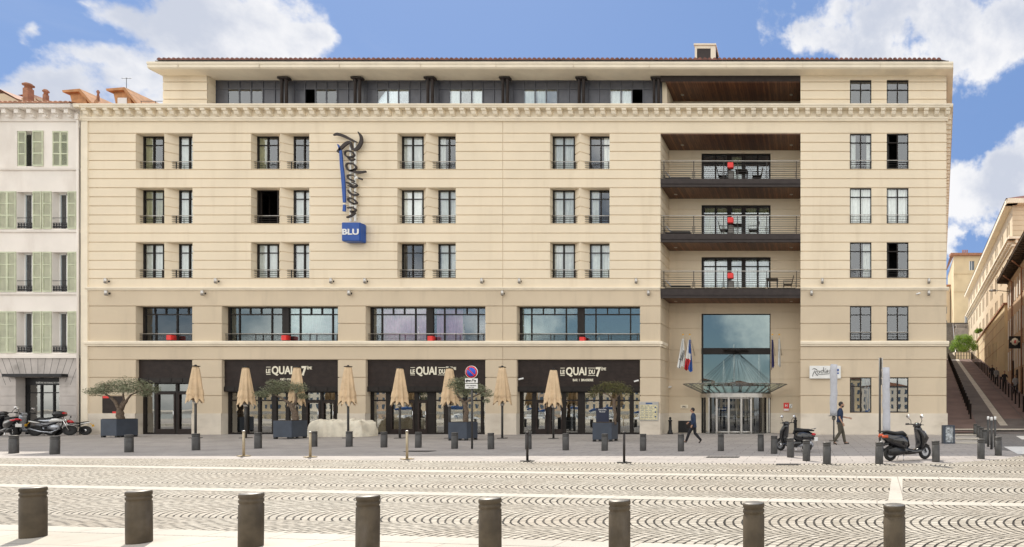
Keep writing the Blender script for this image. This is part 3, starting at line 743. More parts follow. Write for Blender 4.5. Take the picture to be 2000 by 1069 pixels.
# lobby glass wall and revolving door
f = MB(); y = YB+.1; zt = bz(613); zm0, zm1 = bz(692), bz(680)
f.box(WX0, WX0+.09, y-.06, y+.06, 0, zt); f.box(WX1-.06, WX1, y-.06, y+.06, 0, zt); f.box(WX0, WX1, y-.05, y+.05, zt-.06, zt); f.box(WX0, WX1, y-.12, y+.05, zm0, zm1)
o = build('lobby_window', f, 'frame', hotel)
g = MB(); g.box(WX0+.08, WX1-.05, y, y+.01, 2.4, zt-.05); build('glass', g, glass('lobby_glass', .42, (.2, .28, .3), warp=.01, gcol=(.46, .56, .56)), o)
ddoor = thing('revolving_door', (0, 0, 0), None, None); ddoor.parent = hotel; ddoor.location = Vector((-(0)+(WX0+WX1)/2, YB, 0))-Vector(hotel.location)
dc = (WX0+WX1)/2; rad = 1.72; zh = bz(768)-.28
mb = MB()
for a0, a1 in [(180+i*10, 190+i*10) for i in range(18)]:
    A, B_ = R(a0), R(a1)
    for r0, r1, z0, z1 in ((rad, rad+.12, zh, zh+.24),):
        vs = [(dc+r*math.cos(a)*1.17, YB+.1+r*math.sin(a)*.75, z) for z in (z0, z1) for r in (r0, r1) for a in (A, B_)]
        mb.add(vs, [(0, 1, 3, 2), (4, 6, 7, 5), (0, 4, 5, 1), (2, 3, 7, 6)])
mb.zprism([(dc+rad*math.cos(R(a))*1.17, YB+.1+rad*math.sin(R(a))*.75) for a in range(180, 361, 10)], zh+.2, zh+.236)
build('header_ring', mb, 'railm', ddoor)
mb = MB()
for a in (180, 205, 222, 240, 262, 283, 300, 318, 336, 358):
    p = (dc+rad*math.cos(R(a))*1.17, YB+.1+rad*math.sin(R(a))*.75); wd = .055 if a in (240, 262, 283, 300) else .03
    mb.box(p[0]-wd, p[0]+wd, p[1]-.03, p[1]+.03, 0.02, zh, 1 if a in (205, 318, 336) else 0)
for a0, a1 in ((240, 262), (262, 283), (283, 300)):
    p = [(dc+rad*math.cos(R(a))*1.17, YB+.1+rad*math.sin(R(a))*.75) for a in (a0, a1)]
    mb.tube([(*p[0], .1), (*p[1], .1)], .05, 6); mb.tube([(*p[0], zh-.05), (*p[1], zh-.05)], .04, 6)
build('door_frame', mb, ['railm', 'frame'], ddoor)
mb = MB()
pts = [(dc+(rad-.02)*math.cos(R(a))*1.17, YB+.1+(rad-.02)*math.sin(R(a))*.75) for a in range(180, 361, 6)]
for (a, b), (c, d) in zip(pts[:-1], pts[1:]): mb.quad((a, b, .02), (c, d, .02), (c, d, zh), (a, b, zh))
M['doorglass'] = glass('door_glass', .08, (.6, .62, .6)); build('glass', mb, 'doorglass', ddoor)
mb = MB()
for i in range(14): mb.box(dc-.95+i*.09, dc-.91+i*.09, YB-1.14+.0, YB-1.135, 1.43, 1.46)
build('glass_dots', mb, 'white', ddoor)
mb = MB()
for a in (30, 120, 210, 300): mb.tube([(dc, YB+.3, 1.0), (dc+1.3*math.cos(R(a)), YB+.3+.9*math.sin(R(a)), 1.0)], .03, 6); mb.tube([(dc+1.3*math.cos(R(a)), YB+.3+.9*math.sin(R(a)), 0.05), (dc+1.3*math.cos(R(a)), YB+.3+.9*math.sin(R(a)), zh)], .03, 6)
mb.tube([(dc, YB+.3, 0), (dc, YB+.3, zh)], .05, 8)
build('door_wing', mb, 'railm', ddoor)
# glass canopy
can = thing('canopy', (0, 0, 0), None, None); can.parent = hotel; can.location = Vector((dc, YB-1, 2.8))-Vector(hotel.location)
nf = 16; rim = []; root = []
for i in range(nf+1):
    a = R(180+180*i/nf); px_ = math.cos(a); py_ = math.sin(a)
    rim.append((dc+3.1*px_, YB-.35+1.9*py_, 2.92+.0*abs(py_)))
    root.append((dc+2.05*px_, YB-.15+.95*py_, 2.42))
gp = MB()
for i in range(nf):
    gp.quad(rim[i], rim[i+1], root[i+1], root[i]); 
build('canopy_glass', gp, 'canopyglass', can)
mb = MB()
mb.tube(rim, .022, 6); mb.tube(root, .02, 6)
for i in range(0, nf+1, 1):
    mb.tube([root[i], tuple(rim[i][k]*1.0 for k in range(3))], .014 if i % 3 else .03, 6)
for i in (1, 4, 8, 12, 15):
    q = Vector(rim[i]).lerp(Vector(root[i]), .45); mb.tube([q, q+Vector((0, -.05, .22))], .035, 6); mb.tube([q+Vector((-.12, 0, .2)), q+Vector((.12, 0, .24))], .05, 8)
build('canopy_frame', mb, 'bollardcap', can)
mb = MB(); hub = (dc, YB-.25, 4.95)
for i in range(1, nf, 1):
    q = Vector(rim[i]).lerp(Vector(root[i]), .45); mb.tube([hub, q], .006, 5)
mb.tube([(dc-.75, YB-.2, 4.97), (dc+.75, YB-.2, 4.97)], .06, 8)
for i in range(9): mb.tube([(dc-.6+i*.15, YB-.2, 4.97), (dc-.62+i*.155, YB-.42, 5.02)], .03, 6)
build('tie_rods', mb, 'rail', can)

# shopfronts
def shopfront(i, a, b):
    X0, X1 = fx(a), fx(b); w = X1-X0; y = D+dv
    zf = fz(755) if i else fz(738); zb = fz(765) if i else fz(748)
    sh = thing('shopfront', ((X0+X1)/2, y, 0), None, None); sh.parent = hotel; sh.location = Vector(((X0+X1)/2, y, 0))-Vector(hotel.location)
    mb = MB(); nb = 9; hh = (4.25-zf)/nb
    for k in range(nb): mb.box(X0+.005, X1-.005, D+.16+.0, D+.5, zf+hh*k+.006, zf+hh*(k+1)-.004)
    mb.box(X0+.006, X1-.006, D+.18, D+.49, zf, 4.24)
    build('fascia', mb, 'fascia', sh)
    mb = MB(); mb.box(X0+.002, X1-.002, D+.12, D+.55, zb, zf); 
    k = max(3, int(w/.62))
    for q in range(k): mb.box(X0+w*(q+.06)/k, X0+w*(q+.94)/k, D+.105, D+.12, zb+.04, zf-.04)
    build('shutter_box', mb, 'frame', sh)
    if i == 0: mulls = [(0, .04), (.2, .24), (.58, .62), (.95, 1)]; doors = [(.24, .58), (.62, .95)]
    elif i == 1: mulls = [(0, .02), (.14, .17), (.26, .28), (.38, .42), (.5, .53), (.64, .68), (.8, .82), (.93, .95), (.985, 1)]; doors = [(.68, .80), (.82, .93)]
    elif i == 2: mulls = [(0, .02), (.13, .17), (.37, .40), (.48, .545), (.62, .66), (.78, .81), (.93, .95), (.985, 1)]; doors = [(.17, .37), (.40, .48)]
    else: mulls = [(0, .025), (.1, .13), (.22, .245), (.35, .375), (.475, .53), (.65, .675), (.8, .82), (.9, .93), (.985, 1)]; doors = [(.13, .22), (.245, .35)]
    mb = MB()
    for u, v in mulls: mb.box(X0+w*u, X0+w*v, y-.06, y+.06, 0, zb)
    zt = zb-.5
    mb.box(X0, X1, y-.05, y+.05, zt-.04, zt+.04); mb.box(X0, X1, y-.055, y+.055, zb-.06, zb); mb.box(X0, X1, y-.055, y+.055, 0, .1)
    build('glazing_frame', mb, 'frame', sh)
    mb = MB(); mb.box(X0, X1, y, y+.01, .05, zb-.03); build('glass', mb, 'shopglass', sh)
    for u, v in doors:
        mb = MB(); p, q = X0+w*u, X0+w*v
        mb.box(p, p+.09, y-.08, y-.02, .02, zt-.04); mb.box(q-.09, q, y-.08, y-.02, .02, zt-.04); mb.box(p+.09, q-.09, y-.075, y-.02, .02, .3); mb.box(p+.09, q-.09, y-.075, y-.02, zt-.15, zt-.04)
        dd = build('door', mb, 'fascia', sh)
        mb = MB(); mb.tube([(q-.05, y-.13, .85), (q-.05, y-.13, 1.35)], .018, 6); build('handle', mb, 'chrome', dd)
    # a few tables inside
    mb = MB()
    for q in range(int(w/1.7)):
        X = X0+.8+q*1.7; mb.box(X-.35, X+.35, y+.9, y+1.6, .72, .76); mb.box(X-.03, X+.03, y+1.2, y+1.26, .02, .72)
        mb.box(X-.6, X-.56, y+1.0, y+1.4, .02, .9, 1); mb.box(X-.6, X-.25, y+1.0, y+1.4, .44, .48, 1)
    if mb.v: build('dining_tables', mb, ['white', 'black'], sh)
    if i:
        cx = fx({1: 559, 2: 842, 3: 1136}[i]); z = fz({1: 734, 2: 735, 3: 736}[i]); yy = D+.145
        k = 1/34.43
        tb = MB(); q_ = lambda a: cx+a*k
        for w_, a0, a1, b0_, b1_, bo in (('LE', -43.5, -35, 5, 13.5, .03), ('QUAI', -32.5, 7.5, 0, 19, .025), ('DU', 12.5, 24, 5, 14, .03), ('7', 26, 36, 0, 19, .04), ('ÈME', 37, 46, 12.5, 19.5, .02)):
            tb.join(textbox(w_, q_(a0), q_(a1), z+b0_*k, z+b1_*k, yy, bo))
        for p, q in ((-43.5, -35), (10.5, 25)):
            for zz in (2.2, 16.6): tb.box(q_(p), q_(q), yy-.01, yy+.01, z+zz*k, z+(zz+1)*k)
        if i == 1: tb.join(textbox('CAFÉ  I  RESTAURANT', q_(-16), q_(20), z-8.8*k, z-4*k, yy, .02))
        if i == 3: tb.join(textbox('BAR  I  BRASSERIE', q_(-19), q_(21), z-8.8*k, z-4*k, yy, .02))
        build('lettering', tb, 'ivory', sh)
for i, (a, b) in enumerate(big): shopfront(i, a, b)
# dark notice panel on the left pier
mb = MB(); mb.box(fx(201), fx(241), D-.03, D-.001, 1.22, fz(774)); pn = build('shutter_panel', mb, 'fascia', hotel)
mb = MB(); mb.box(fx(202), fx(214), D-.036, D-.031, fz(778), fz(773.5)); mb.box(fx(221), fx(231), D-.036, D-.031, fz(808), fz(804)); build('sticker', mb, 'red', pn)
mb = MB(); mb.box(fx(1282.5), fx(1285.5), D+.5, D+.5+.0, 0, 0)
mb = MB(); mb.tube([(fx(157), D-.12, 0), (fx(157), D-.12, 18.2)], .05, 8); mb.box(fx(157)-.09, fx(157)+.09, D-.2, D-.04, 17.8, 18.1); build('downpipe', mb, 'plaster', hotel)

# ------------------------------------------------------------------ signs on the hotel
def ribbon(mb, pts, ws, y0, y1, T):
    """flat brush stroke with varying width, extruded between y0 and y1; T maps (u, v) to (x, z)"""
    P_ = [Vector(p) for p in pts]; out = []
    # Catmull-Rom resample
    Q = []; Wd = []
    for i in range(len(P_)-1):
        p0, p1, p2, p3 = P_[max(i-1, 0)], P_[i], P_[i+1], P_[min(i+2, len(P_)-1)]
        for t in (0, .25, .5, .75):
            Q.append(.5*((2*p1)+(-p0+p2)*t+(2*p0-5*p1+4*p2-p3)*t*t+(-p0+3*p1-3*p2+p3)*t**3)); Wd.append(ws[i]*(1-t)+ws[i+1]*t)
    Q.append(P_[-1]); Wd.append(ws[-1])
    L, Rr = [], []
    for i, q in enumerate(Q):
        d = (Q[min(i+1, len(Q)-1)]-Q[max(i-1, 0)]); d = d.normalized() if d.length else Vector((1, 0)); n = Vector((-d.y, d.x))*Wd[i]/2
        L.append(T(*(q+n))); Rr.append(T(*(q-n)))
    vs = []
    for (a, b), (c, d) in zip(L, Rr): vs += [(a, y0, b), (c, y0, d), (a, y1, b), (c, y1, d)]
    fs = []
    for i in range(len(L)-1):
        o = 4*i; fs += [(o, o+1, o+5, o+4), (o+2, o+6, o+7, o+3), (o, o+4, o+6, o+2), (o+1, o+3, o+7, o+5)]
    fs += [(0, 2, 3, 1), (4*len(L)-4, 4*len(L)-3, 4*len(L)-1, 4*len(L)-2)]
    mb.add(vs, fs)
strokes = [([(48, 65), (85, 55), (150, 75), (215, 108), (262, 128)], [8, 30, 30, 24, 8]),
           ([(272, 35), (298, 75), (300, 125), (272, 178), (238, 196), (212, 172), (203, 132), (165, 140), (122, 178), (84, 218)], [8, 26, 36, 38, 26, 22, 24, 34, 32, 20]),
           ([(226, 268), (170, 258), (150, 232), (165, 208), (215, 215), (238, 250), (190, 265)], [16, 20, 20, 18, 22, 20, 12]), ([(178, 262), (205, 292), (245, 280)], [20, 26, 12]),
           ([(245, 378), (190, 385), (165, 350), (175, 322), (225, 325), (255, 360), (215, 392)], [18, 24, 22, 18, 22, 24, 16]), ([(200, 385), (270, 402), (345, 395)], [24, 36, 22]),
           ([(250, 440), (205, 425), (175, 435), (190, 462), (240, 482)], [12, 14, 18, 24, 20]), ([(276, 455), (310, 466)], [22, 22]),
           ([(165, 495), (195, 505), (225, 535), (262, 516), (215, 490)], [20, 30, 34, 18, 12]), ([(180, 522), (225, 542)], [16, 16]),
           ([(180, 562), (200, 590), (235, 608), (275, 600), (225, 572)], [18, 28, 30, 12, 12]),
           ([(240, 690), (190, 665), (182, 640), (220, 640), (262, 680), (225, 688)], [20, 24, 20, 20, 22, 16]),
           ([(172, 725), (215, 722), (252, 745), (215, 768), (205, 752), (242, 772), (200, 800), (168, 812)], [14, 20, 24, 18, 14, 24, 26, 20])]
blues = [([(88, 148), (112, 205), (122, 330), (138, 480), (148, 676)], [10, 26, 32, 38, 28]), ([(148, 698), (145, 757)], [24, 30])]
T1 = lambda u, v: (fx(640+u/4.65, D-.25), fz(250+v/4.65, D-.25))
sg = thing('illuminated_sign', (fx(685), D, fz(470)), 'tall vertical sign with dark script letters, blue stroke and blue cube at its foot', 'sign')
mb = MB()
for i_, (p, w) in enumerate(strokes): ribbon(mb, p, [q*(.85 if i_ < 2 else .66) for q in w], D-.25, D-.17, T1)
build('script_lettering', mb, 'bronze', sg)
mb = MB()
for p, w in blues: ribbon(mb, p, [q*.8 for q in w], D-.25, D-.17, T1)
build('underline_stroke', mb, 'blue', sg)
mb = MB()
for u in (195, 237): mb.box(T1(u, 0)[0]-.035, T1(u, 0)[0]+.035, D-.18, D-.10, fz(434), fz(277))
for v in (300, 400, 500, 600, 700, 800): mb.box(T1(195, 0)[0], T1(237, 0)[0], D-.16, D-.002, T1(0, v)[1]-.03, T1(0, v)[1]+.03)
mb.box(T1(140, 0)[0], T1(154, 0)[0], D-.25, D-.17, T1(0, 695)[1], T1(0, 686)[1]); mb.box(T1(246, 0)[0], T1(266, 0)[0], D-.25, D-.17, T1(0, 460)[1], T1(0, 440)[1])
build('mounting_rails', mb, 'white', sg)
mb = MB(); YC = D-.5; mb.bbox(fx(667, YC), fx(703, YC), YC, D-.02, fz(471, YC), fz(434.5, YC), .03); bxo = build('cube', mb, 'blue', sg)
mb = textbox('BLU', fx(669, YC), fx(701, YC), fz(459, YC), fz(447.5, YC), YC-.012, .03); build('lettering', mb, 'white', bxo)
w2 = thing('wall_sign', (fx(1611), D, fz(740)), 'white rectangular wall sign with black script and blue squares right of the entrance', 'sign')
mb = MB(); mb.bbox(fx(1581), fx(1642), D-.16, D-.03, fz(740), fz(715), .02); build('panel', mb, 'white', w2)
# the same script laid level
def T2(u, v):
    s = 50/800.0; X = 1586+(v-35)*s; Yp = 735.5-(u-60)*s*1.0
    return fx(X, D-.17), fz(Yp+0, D-.17)
mb = MB()
for p, w in strokes: ribbon(mb, p, [q*.55 for q in w], D-.175, D-.162, T2)
for p, w in blues: ribbon(mb, p, [q*.4 for q in w], D-.174, D-.162, T2)
build('script_lettering', mb, 'black', w2)
mb = MB(); mb.box(fx(1631.5), fx(1638), D-.172, D-.161, fz(726), fz(721)); mb.box(fx(1631.5), fx(1638), D-.172, D-.161, fz(731), fz(728)); build('blue_square', mb, 'blue', w2)
mn = thing('menu_board', (fx(1268), D, fz(822)), 'glazed menu board on the pier between brasserie and entrance', 'menu board')
mb = MB(); mb.bbox(fx(1249), fx(1287), D-.09, D-.002, fz(822), fz(785), .015); build('case', mb, 'railm', mn)
mb = MB(); mb.box(fx(1251), fx(1285), D-.098, D-.091, fz(820), fz(791)); build('menu_sheet', mb, 'menu', mn)
mb = MB(); mb.box(fx(1262), fx(1275), D-.098, D-.091, fz(789.5), fz(787)); 
for k in range(3): mb.lathe([(.045, D-.104), (.045, D-.099)], (fx(1281), 0, fz(796+9*k)), 12, axis='y')
for r_ in range(7):
    for c_ in range(3): mb.box(fx(1253+c_*8), fx(1258.5+c_*8), D-.1, D-.0985, fz(795.6+r_*3.4), fz(795+r_*3.4))
build('print', mb, 'boatblue', mn)
def plaque(pxa, pxb, pya, pyb, m, label, txt=None, tm='white', y=YB):
    mb = MB(); X0, X1, Z0, Z1 = fx(pxa, y), fx(pxb, y), fz(pyb, y), fz(pya, y)
    t = thing('plaque', ((X0+X1)/2, y, Z0), label, 'plaque')
    mb.bbox(X0, X1, y-.05, y-.002, Z0, Z1, .006); build('plate', mb, m, t)
    if txt:
        h = (Z1-Z0)*txt[1]; build('lettering', textmb(txt[0], (X0+X1)/2, Z0+(Z1-Z0)*txt[2], y-.053, h, txt[3], .03, .003), tm, t)
    return t
t = plaque(1530.5, 1541, 787, 803, 'red', 'red plaque with white letter H right of the revolving door', ('H', .3, .52, 1.0))
mb = MB(); mb.box(fx(1530.8, YB), fx(1540.8, YB), YB-.056, YB-.051, fz(802.5, YB), fz(798.5, YB)); build('white_strip', mb, 'white', t)
t = plaque(1541.8, 1547.5, 789.5, 797, 'white', 'small white plaque with a black slash beside the red one')
mb = MB(); mb.add([(fx(1542.5, YB), YB-.052, fz(796, YB)), (fx(1543.5, YB), YB-.052, fz(796, YB)), (fx(1547, YB), YB-.052, fz(790.5, YB)), (fx(1546, YB), YB-.052, fz(790.5, YB))], [(0, 1, 2, 3)]); build('slash', mb, 'black', t)
plaque(1329.5, 1344, 791, 798, 'trim', 'small pale name plaque left of the revolving door', ('GRILL', .45, .28, .8), 'black')

# floodlights and cameras
def floodlight():
    t = thing('wall_floodlight', (0, 0, 0), 'x', 'floodlight', 'floodlights along the facade')
    mb = MB(); mb.tube([(0, .0, 0), (0, -.12, 0)], .02, 6); mb.box(-.05, .05, -.01, 0, -.05, .05); build('bracket', mb, 'rail', t)
    mb = MB(); mb.tube([(0, -.16, -.13), (0, -.16, .13)], .085, 14, caps=True); build('housing', mb, 'railm', t)
    mb = MB(); mb.tube([(0, -.16, .131), (0, -.16, .137)], .07, 14); mb.tube([(0, -.16, -.14), (0, -.16, -.131)], .07, 14); build('lens', mb, 'dark', t)
    return t
fl = None
up = [213, 427, 651, 717, 944, 1017, 1244, 1606, 1813]; lo = [214, 401, 686, 984, 1268, 1585, 1813]
for nm, arr, py in (('upper', up, 550), ('lower', lo, 573.5)):
    for i, p in enumerate(arr):
        lb = 'small grey floodlight, %s from the left in the %s row of wall lights' % (ordn(i), nm)
        loc = (fx(p), D, fz(py))
        if fl is None: fl = floodlight(); fl.location = loc; fl['label'] = lb
        else: copy_tree(fl, None, loc, 0, lb)
cam0 = None
for p, q, Yy, lb in ((1793, 575, D, 'white security camera beside the lower floodlight near the right corner'), (1245, 745, D, 'white security camera at the right end of the last shop fascia'),
                     (1021, 741, D, 'white security camera at the left end of the last shop fascia'), (1309, 757, YB, 'dark camera on the recessed wall left of the canopy')):
    if cam0 is None:
        cam0 = thing('security_camera', (fx(p, Yy), Yy, fz(q, Yy)), lb, 'camera')
        x, z = fx(p, Yy), fz(q, Yy)
        mb = MB(); mb.tube([(x, Yy, z), (x, Yy-.12, z+.02)], .02, 6); build('arm', mb, 'railm', cam0)
        mb = MB(); mb.tube([(x+.10, Yy-.12, z+.05), (x-.13, Yy-.22, z-.03)], .045, 10); build('housing', mb, 'white', cam0)
    else: copy_tree(cam0, None, (fx(p, Yy), Yy, fz(q, Yy)), 0, lb)

# flags
def flag(px, top, bot, wtop, wbot, lean, cols, label, txt=None, seed=1):
    Yp = YB-1.1; x, z = fx(px, Yp), fz(655, Yp)
    t = thing('flag', (x+.15, YB, z-1.1), label, 'flag', 'flags over the hotel entrance')
    mb = MB(); mb.tube([(x+.1, YB, z-1.1), (x, Yp, z)], .018, 8); mb.lathe([(.0, z-.02), (.05, z+.02), (.05, z+.06), (0, z+.09)], (x, Yp, 0), 10, 1); build('pole', mb, ['railm', 'yellow'], t)
    n, k = 14, 16; mb = MB(); vs = []
    zt, zb = fz(top, Yp), fz(bot, Yp)
    for j in range(k+1):
        s = j/k; w = (wtop*(1-s)+wbot*s)*Yp/F; xc = x+lean*s*Yp/F
        for i in range(n+1):
            u = i/n-.5
            vs.append((xc+u*w, Yp-.05+.09*math.sin(u*9+seed+s*1.5)*(.3+s), zt+(zb-zt)*s+.16*u*s*(1 if seed % 2 else -1)+.06*math.sin(u*11+seed)*s))
    fs = []; mi = []
    for j in range(k):
        for i in range(n):
            mb.add([vs[j*(n+1)+i], vs[j*(n+1)+i+1], vs[(j+1)*(n+1)+i+1], vs[(j+1)*(n+1)+i]], [(0, 1, 2, 3)], cols(i/n, j/k), True)
    bm = bmesh.new()
    o = build('cloth', mb, ['white', 'blue', 'redgloss', 'flagviolet'], t); bm.from_mesh(o.data); bmesh.ops.remove_doubles(bm, verts=bm.verts[:], dist=1e-4); bm.to_mesh(o.data); bm.free()
    if txt:
        rot = Matrix.Rotation(R(-72), 4, 'Y')
        build('lettering', textmb(txt, x+lean*.8*Yp/F+.07, zb+.35, Yp-.2, .2, .62, .015, .004, 'LEFT', rot), 'black', t)
M['flagviolet'] = mat('flag_violet', (.04, .035, .14), .7, var=.1)
flag(1334, 662, 717, 4, 15, -3, lambda u, v: 0, 'white flag with black lettering, leftmost of the entrance flags', 'Radisson', 1)
flag(1347, 664, 724, 4, 15, -2, lambda u, v: 1 if (v < .38 and u > .3) or u > 1.35-v else (0 if v < .6 or (u > .7 and v < .55) else 2), 'blue white red tricolour flag left of the lobby glass', None, 2)
flag(1508.5, 664, 719, 3, 6, 1, lambda u, v: 3, 'dark violet furled flag right of the lobby glass', None, 3)
flag(1522, 662, 716, 3, 6, 0, lambda u, v: 0, 'plain white furled flag, rightmost at the entrance', None, 4)

# balcony furniture
def chair():
    t = thing('patio_chair', (0, 0, 0), 'x', 'chair', 'chairs on the hotel balconies')
    mb = MB(); mb.box(-.24, .24, -.24, .24, .40, .44); build('seat', mb, 'black', t)
    mb = MB(); mb.tube([(-.24, 0, .42), (-.36, 0, .92)], [(.24, .02), (.24, .02)], 8); build('backrest', mb, 'black', t)
    for sx in (-1, 1):
        for sy in (-1, 1):
            l = MB(); l.tube([(.2*sx, .22*sy, .42), (.27*sx, .24*sy, 0)], .015, 6); build('leg', l, 'rail', t)
    mb = MB()
    for s in (-1, 1): mb.tube([(-.3, .25*s, .64), (.22, .25*s, .62), (.24, .25*s, .42)], .016, 6)
    build('armrest', mb, 'rail', t); return t
def ptable():
    t = thing('patio_table', (0, 0, 0), 'x', 'table', 'tables on the hotel balconies')
    mb = MB(); mb.bbox(-.35, .35, -.35, .35, .70, .73, .008); build('tabletop', mb, 'bronze', t)
    for sx in (-1, 1):
        for sy in (-1, 1):
            l = MB(); l.box(.3*sx-.02, .3*sx+.02, .3*sy-.02, .3*sy+.02, 0, .70); build('leg', l, 'rail', t)
    return t
def lounger():
    t = thing('lounge_chair', (0, 0, 0), 'x', 'lounge chair', 'low lounge chairs on the hotel balconies')
    mb = MB(); mb.box(-.35, 1.1, -.3, .3, .2, .24); mb.box(-.33, -.29, -.28, .28, 0, .2); mb.box(1.04, 1.08, -.28, .28, 0, .2); build('frame', mb, 'rail', t)
    mb = MB(); mb.bbox(-.05, 1.1, -.28, .28, .242, .32, .03); build('cushion', mb, 'black', t)
    mb = MB(); mb.tube([(0, 0, .26), (-.32, 0, .62)], [(.27, .04), (.26, .04)], 8); build('backrest', mb, 'cover', t)
    return t
protos = {}
names3 = ['top', 'middle', 'lowest']
def place(kind, fn, px, lev, rz, lab):
    loc = (fx(px, D+.8), D+.8, slabs[lev][1]); 
    if kind not in protos:
        o = fn(); o.location = loc; o.rotation_euler = (0, 0, rz); o['label'] = lab; protos[kind] = o
    else: copy_tree(protos[kind], None, loc, rz, lab)
for lev, (L, tbl, chs) in enumerate(((1305, 1449, ((1412, 0), (1478, 180))), (1305, 1440, ((1415, 0), (1471, 180))), (1305, 1508, ((1538, 180),)))):
    place('l', lounger, L+8, lev, 0, 'low lounge chair at the left end of the %s balcony' % names3[lev])
    place('t', ptable, tbl, lev, 0, 'small square table on the %s balcony' % names3[lev])
    for c, a in chs:
        place('c', chair, c, lev, R(a), 'dark armchair %s the table on the %s balcony' % ('left of' if a == 0 else 'right of', names3[lev]))
rb = None
for i, (p, q, w_) in enumerate(((1427, 324, 'on the railing of the top balcony'), (1427, 431, 'on the railing of the middle balcony'), (1427, 539, 'on the railing of the lowest balcony'))):
    x, z = fx(p), fz(q); s1 = slabs[i][1]; lb = 'bright red cube box on grey stand '+w_
    if rb is None:
        rb = thing('red_cube', (x, D, s1), lb, 'box lamp', 'red cubes on railings')
        mb = MB(); mb.bbox(x-.16, x+.16, D-.14, D+.16, z-.15, z+.15, .02); build('cube', mb, 'red', rb)
        mb = MB(); mb.bbox(x-.14, x+.16, D+.08, D+.38, s1, s1+.5, .01); mb.box(x-.02, x+.02, D+.1, D+.14, s1+.5, z-.12); build('stand', mb, 'bollardcap', rb)
    else: copy_tree(rb, None, (x, D, s1), 0, lb)
for i, (p, q) in enumerate(((328, 659), (553, 659.5), (839, 661), (1136, 663))):
    x, z = fx(p), fz(q); mb = MB(); mb.bbox(x-.15, x+.15, D+.03, D+.33, z-.15, z+.14, .02)
    single('red_cube', mb, 'red', (x, D+.15, z-.15), 'bright red cube in front of the %s wide first floor window from the left' % ordn(i), 'box lamp', 'red cubes on railings')

# ================================================================== LEFT BUILDING
lb = thing('apartment_building', (fx(60), D, 0), 'old off-white apartment building with sage green louvred shutters at the left edge', 'apartment building')
AX, AZ = fx(-420), fx(156)
zsill = [(fz(325), fz(256)), (fz(447), fz(375)), (fz(570), fz(493)), (fz(689), fz(609))]
bays = [(-232, -200), (-164, -132), (-96, -64), (-34, -2), (33, 65), (102, 133)]
ops = [(fx(a), fx(b), z0, z1, .34) for a, b in bays for z0, z1 in zsill]
grl = [fz(q) for q in (245, 270, 298, 315, 350, 362, 400, 425, 468, 480, 515, 545, 590, 603, 640, 665)]
mb = relief(MB(), AX, AZ, fz(697), 18.0, D, ops, [], gd=.01, gw=.015)
build('upper_wall', mb, 'plaster', lb)
gs = [fz(q) for q in (737, 756, 774, 792, 812, 832)]
mb = relief(MB(), AX, AZ, -.05, fz(697), D-.05, [(fx(33), fx(118), -.1, fz(737), .5), (fx(-130), fx(0), -.1, fz(733), .4)], gs, gd=.03, gw=.03)
for k in range(-6, 7):
    a = R(k*6.0); xc = fx(76); zc = fz(737)-3.0
    mb.add([(xc+math.sin(a)*3.1, D-.052, zc+math.cos(a)*3.15), (xc+math.sin(a)*3.1+.02, D-.052, zc+math.cos(a)*3.15), (xc+math.sin(a)*4.1+.02, D-.052, zc+3.0+1.1), (xc+math.sin(a)*4.1, D-.052, zc+3+1.1)], [(0, 1, 2, 3)], 1)
build('ground_floor_wall', mb, ['oldstone', 'dark'], lb)
mb = MB(); mb.box(fx(151.5), AZ+.001, D-.05, D, fz(697), 17.4); mb.box(AX, AZ, D+.9, D+14, 0, 18.2)
build('quoin_strip', mb, 'plaster', lb)
mb = MB()
for q in (330, 451, 573, 693): mb.profx([(D+.02, fz(q+4)), (D-.08, fz(q+3)), (D-.1, fz(q-1)), (D+.02, fz(q-2))], AX, AZ+.02)
mb.box(AX, AZ+.02, D-.12, D+.02, fz(700), fz(695))
build('sill_course', mb, 'plaster', lb)
mb = MB(); mb.profx([(D+.3, 17.75), (D-.08, 17.75), (D-.1, 17.95), (D-.1, 18.3), (D-.52, 18.3), (D-.56, 18.42), (D-.56, 18.52), (D+.3, 18.6)], AX, AZ+.1)
x = fx(146)
while x > AX: mb.box(x-.1, x+.13, D-.42, D-.09, 18.05, 18.29); mb.box(x-.08, x+.11, D-.28, D-.09, 17.9, 18.05); x -= .70
build('cornice', mb, 'plaster', lb)
mb = MB(); x = AX; vs = []; n = 0
while x < AZ+.2: vs += [(x, D-.6, 18.56+.07*abs(math.sin(n*math.pi/4))), (x, D+6, 20.3+.07*abs(math.sin(n*math.pi/4))), (x, D-.6, 18.5)]; x += .07; n += 1
k = len(vs)//3-1
mb.add(vs, [(3*i, 3*i+3, 3*i+4, 3*i+1) for i in range(k)]+[(3*i, 3*i+2, 3*i+5, 3*i+3) for i in range(k)])
mb.quad((AX, D+6, 20.3), (AZ, D+6, 20.3), (AZ, D+14, 18.2), (AX, D+14, 18.2))
build('roof', mb, 'tilee', lb)
def shutter(par, x0, x1, z0, z1, y):
    mb = MB(); e = .05
    mb.box(x0, x0+e, y-.04, y, z0, z1); mb.box(x1-e, x1, y-.04, y, z0, z1); mb.box(x0+e, x1-e, y-.038, y-.002, z0, z0+.08); mb.box(x0+e, x1-e, y-.038, y-.002, z1-.08, z1)
    for q in (.36, .68): mb.box(x0+e, x1-e, y-.038, y-.002, z0+(z1-z0)*q-.03, z0+(z1-z0)*q+.03)
    z = z0+.1
    while z < z1-.1: mb.add([(x0+e, y-.034, z), (x1-e, y-.034, z), (x1-e, y-.006, z+.035), (x0+e, y-.006, z+.035)], [(0, 1, 2, 3)]); z += .05
    mb.box(x0-.04, x0, y-.03, y-.01, z0+.2, z0+.23, 1); mb.box(x0-.04, x0, y-.03, y-.01, z1-.23, z1-.2, 1)
    return build('shutter', mb, ['shutter', 'iron'], par)
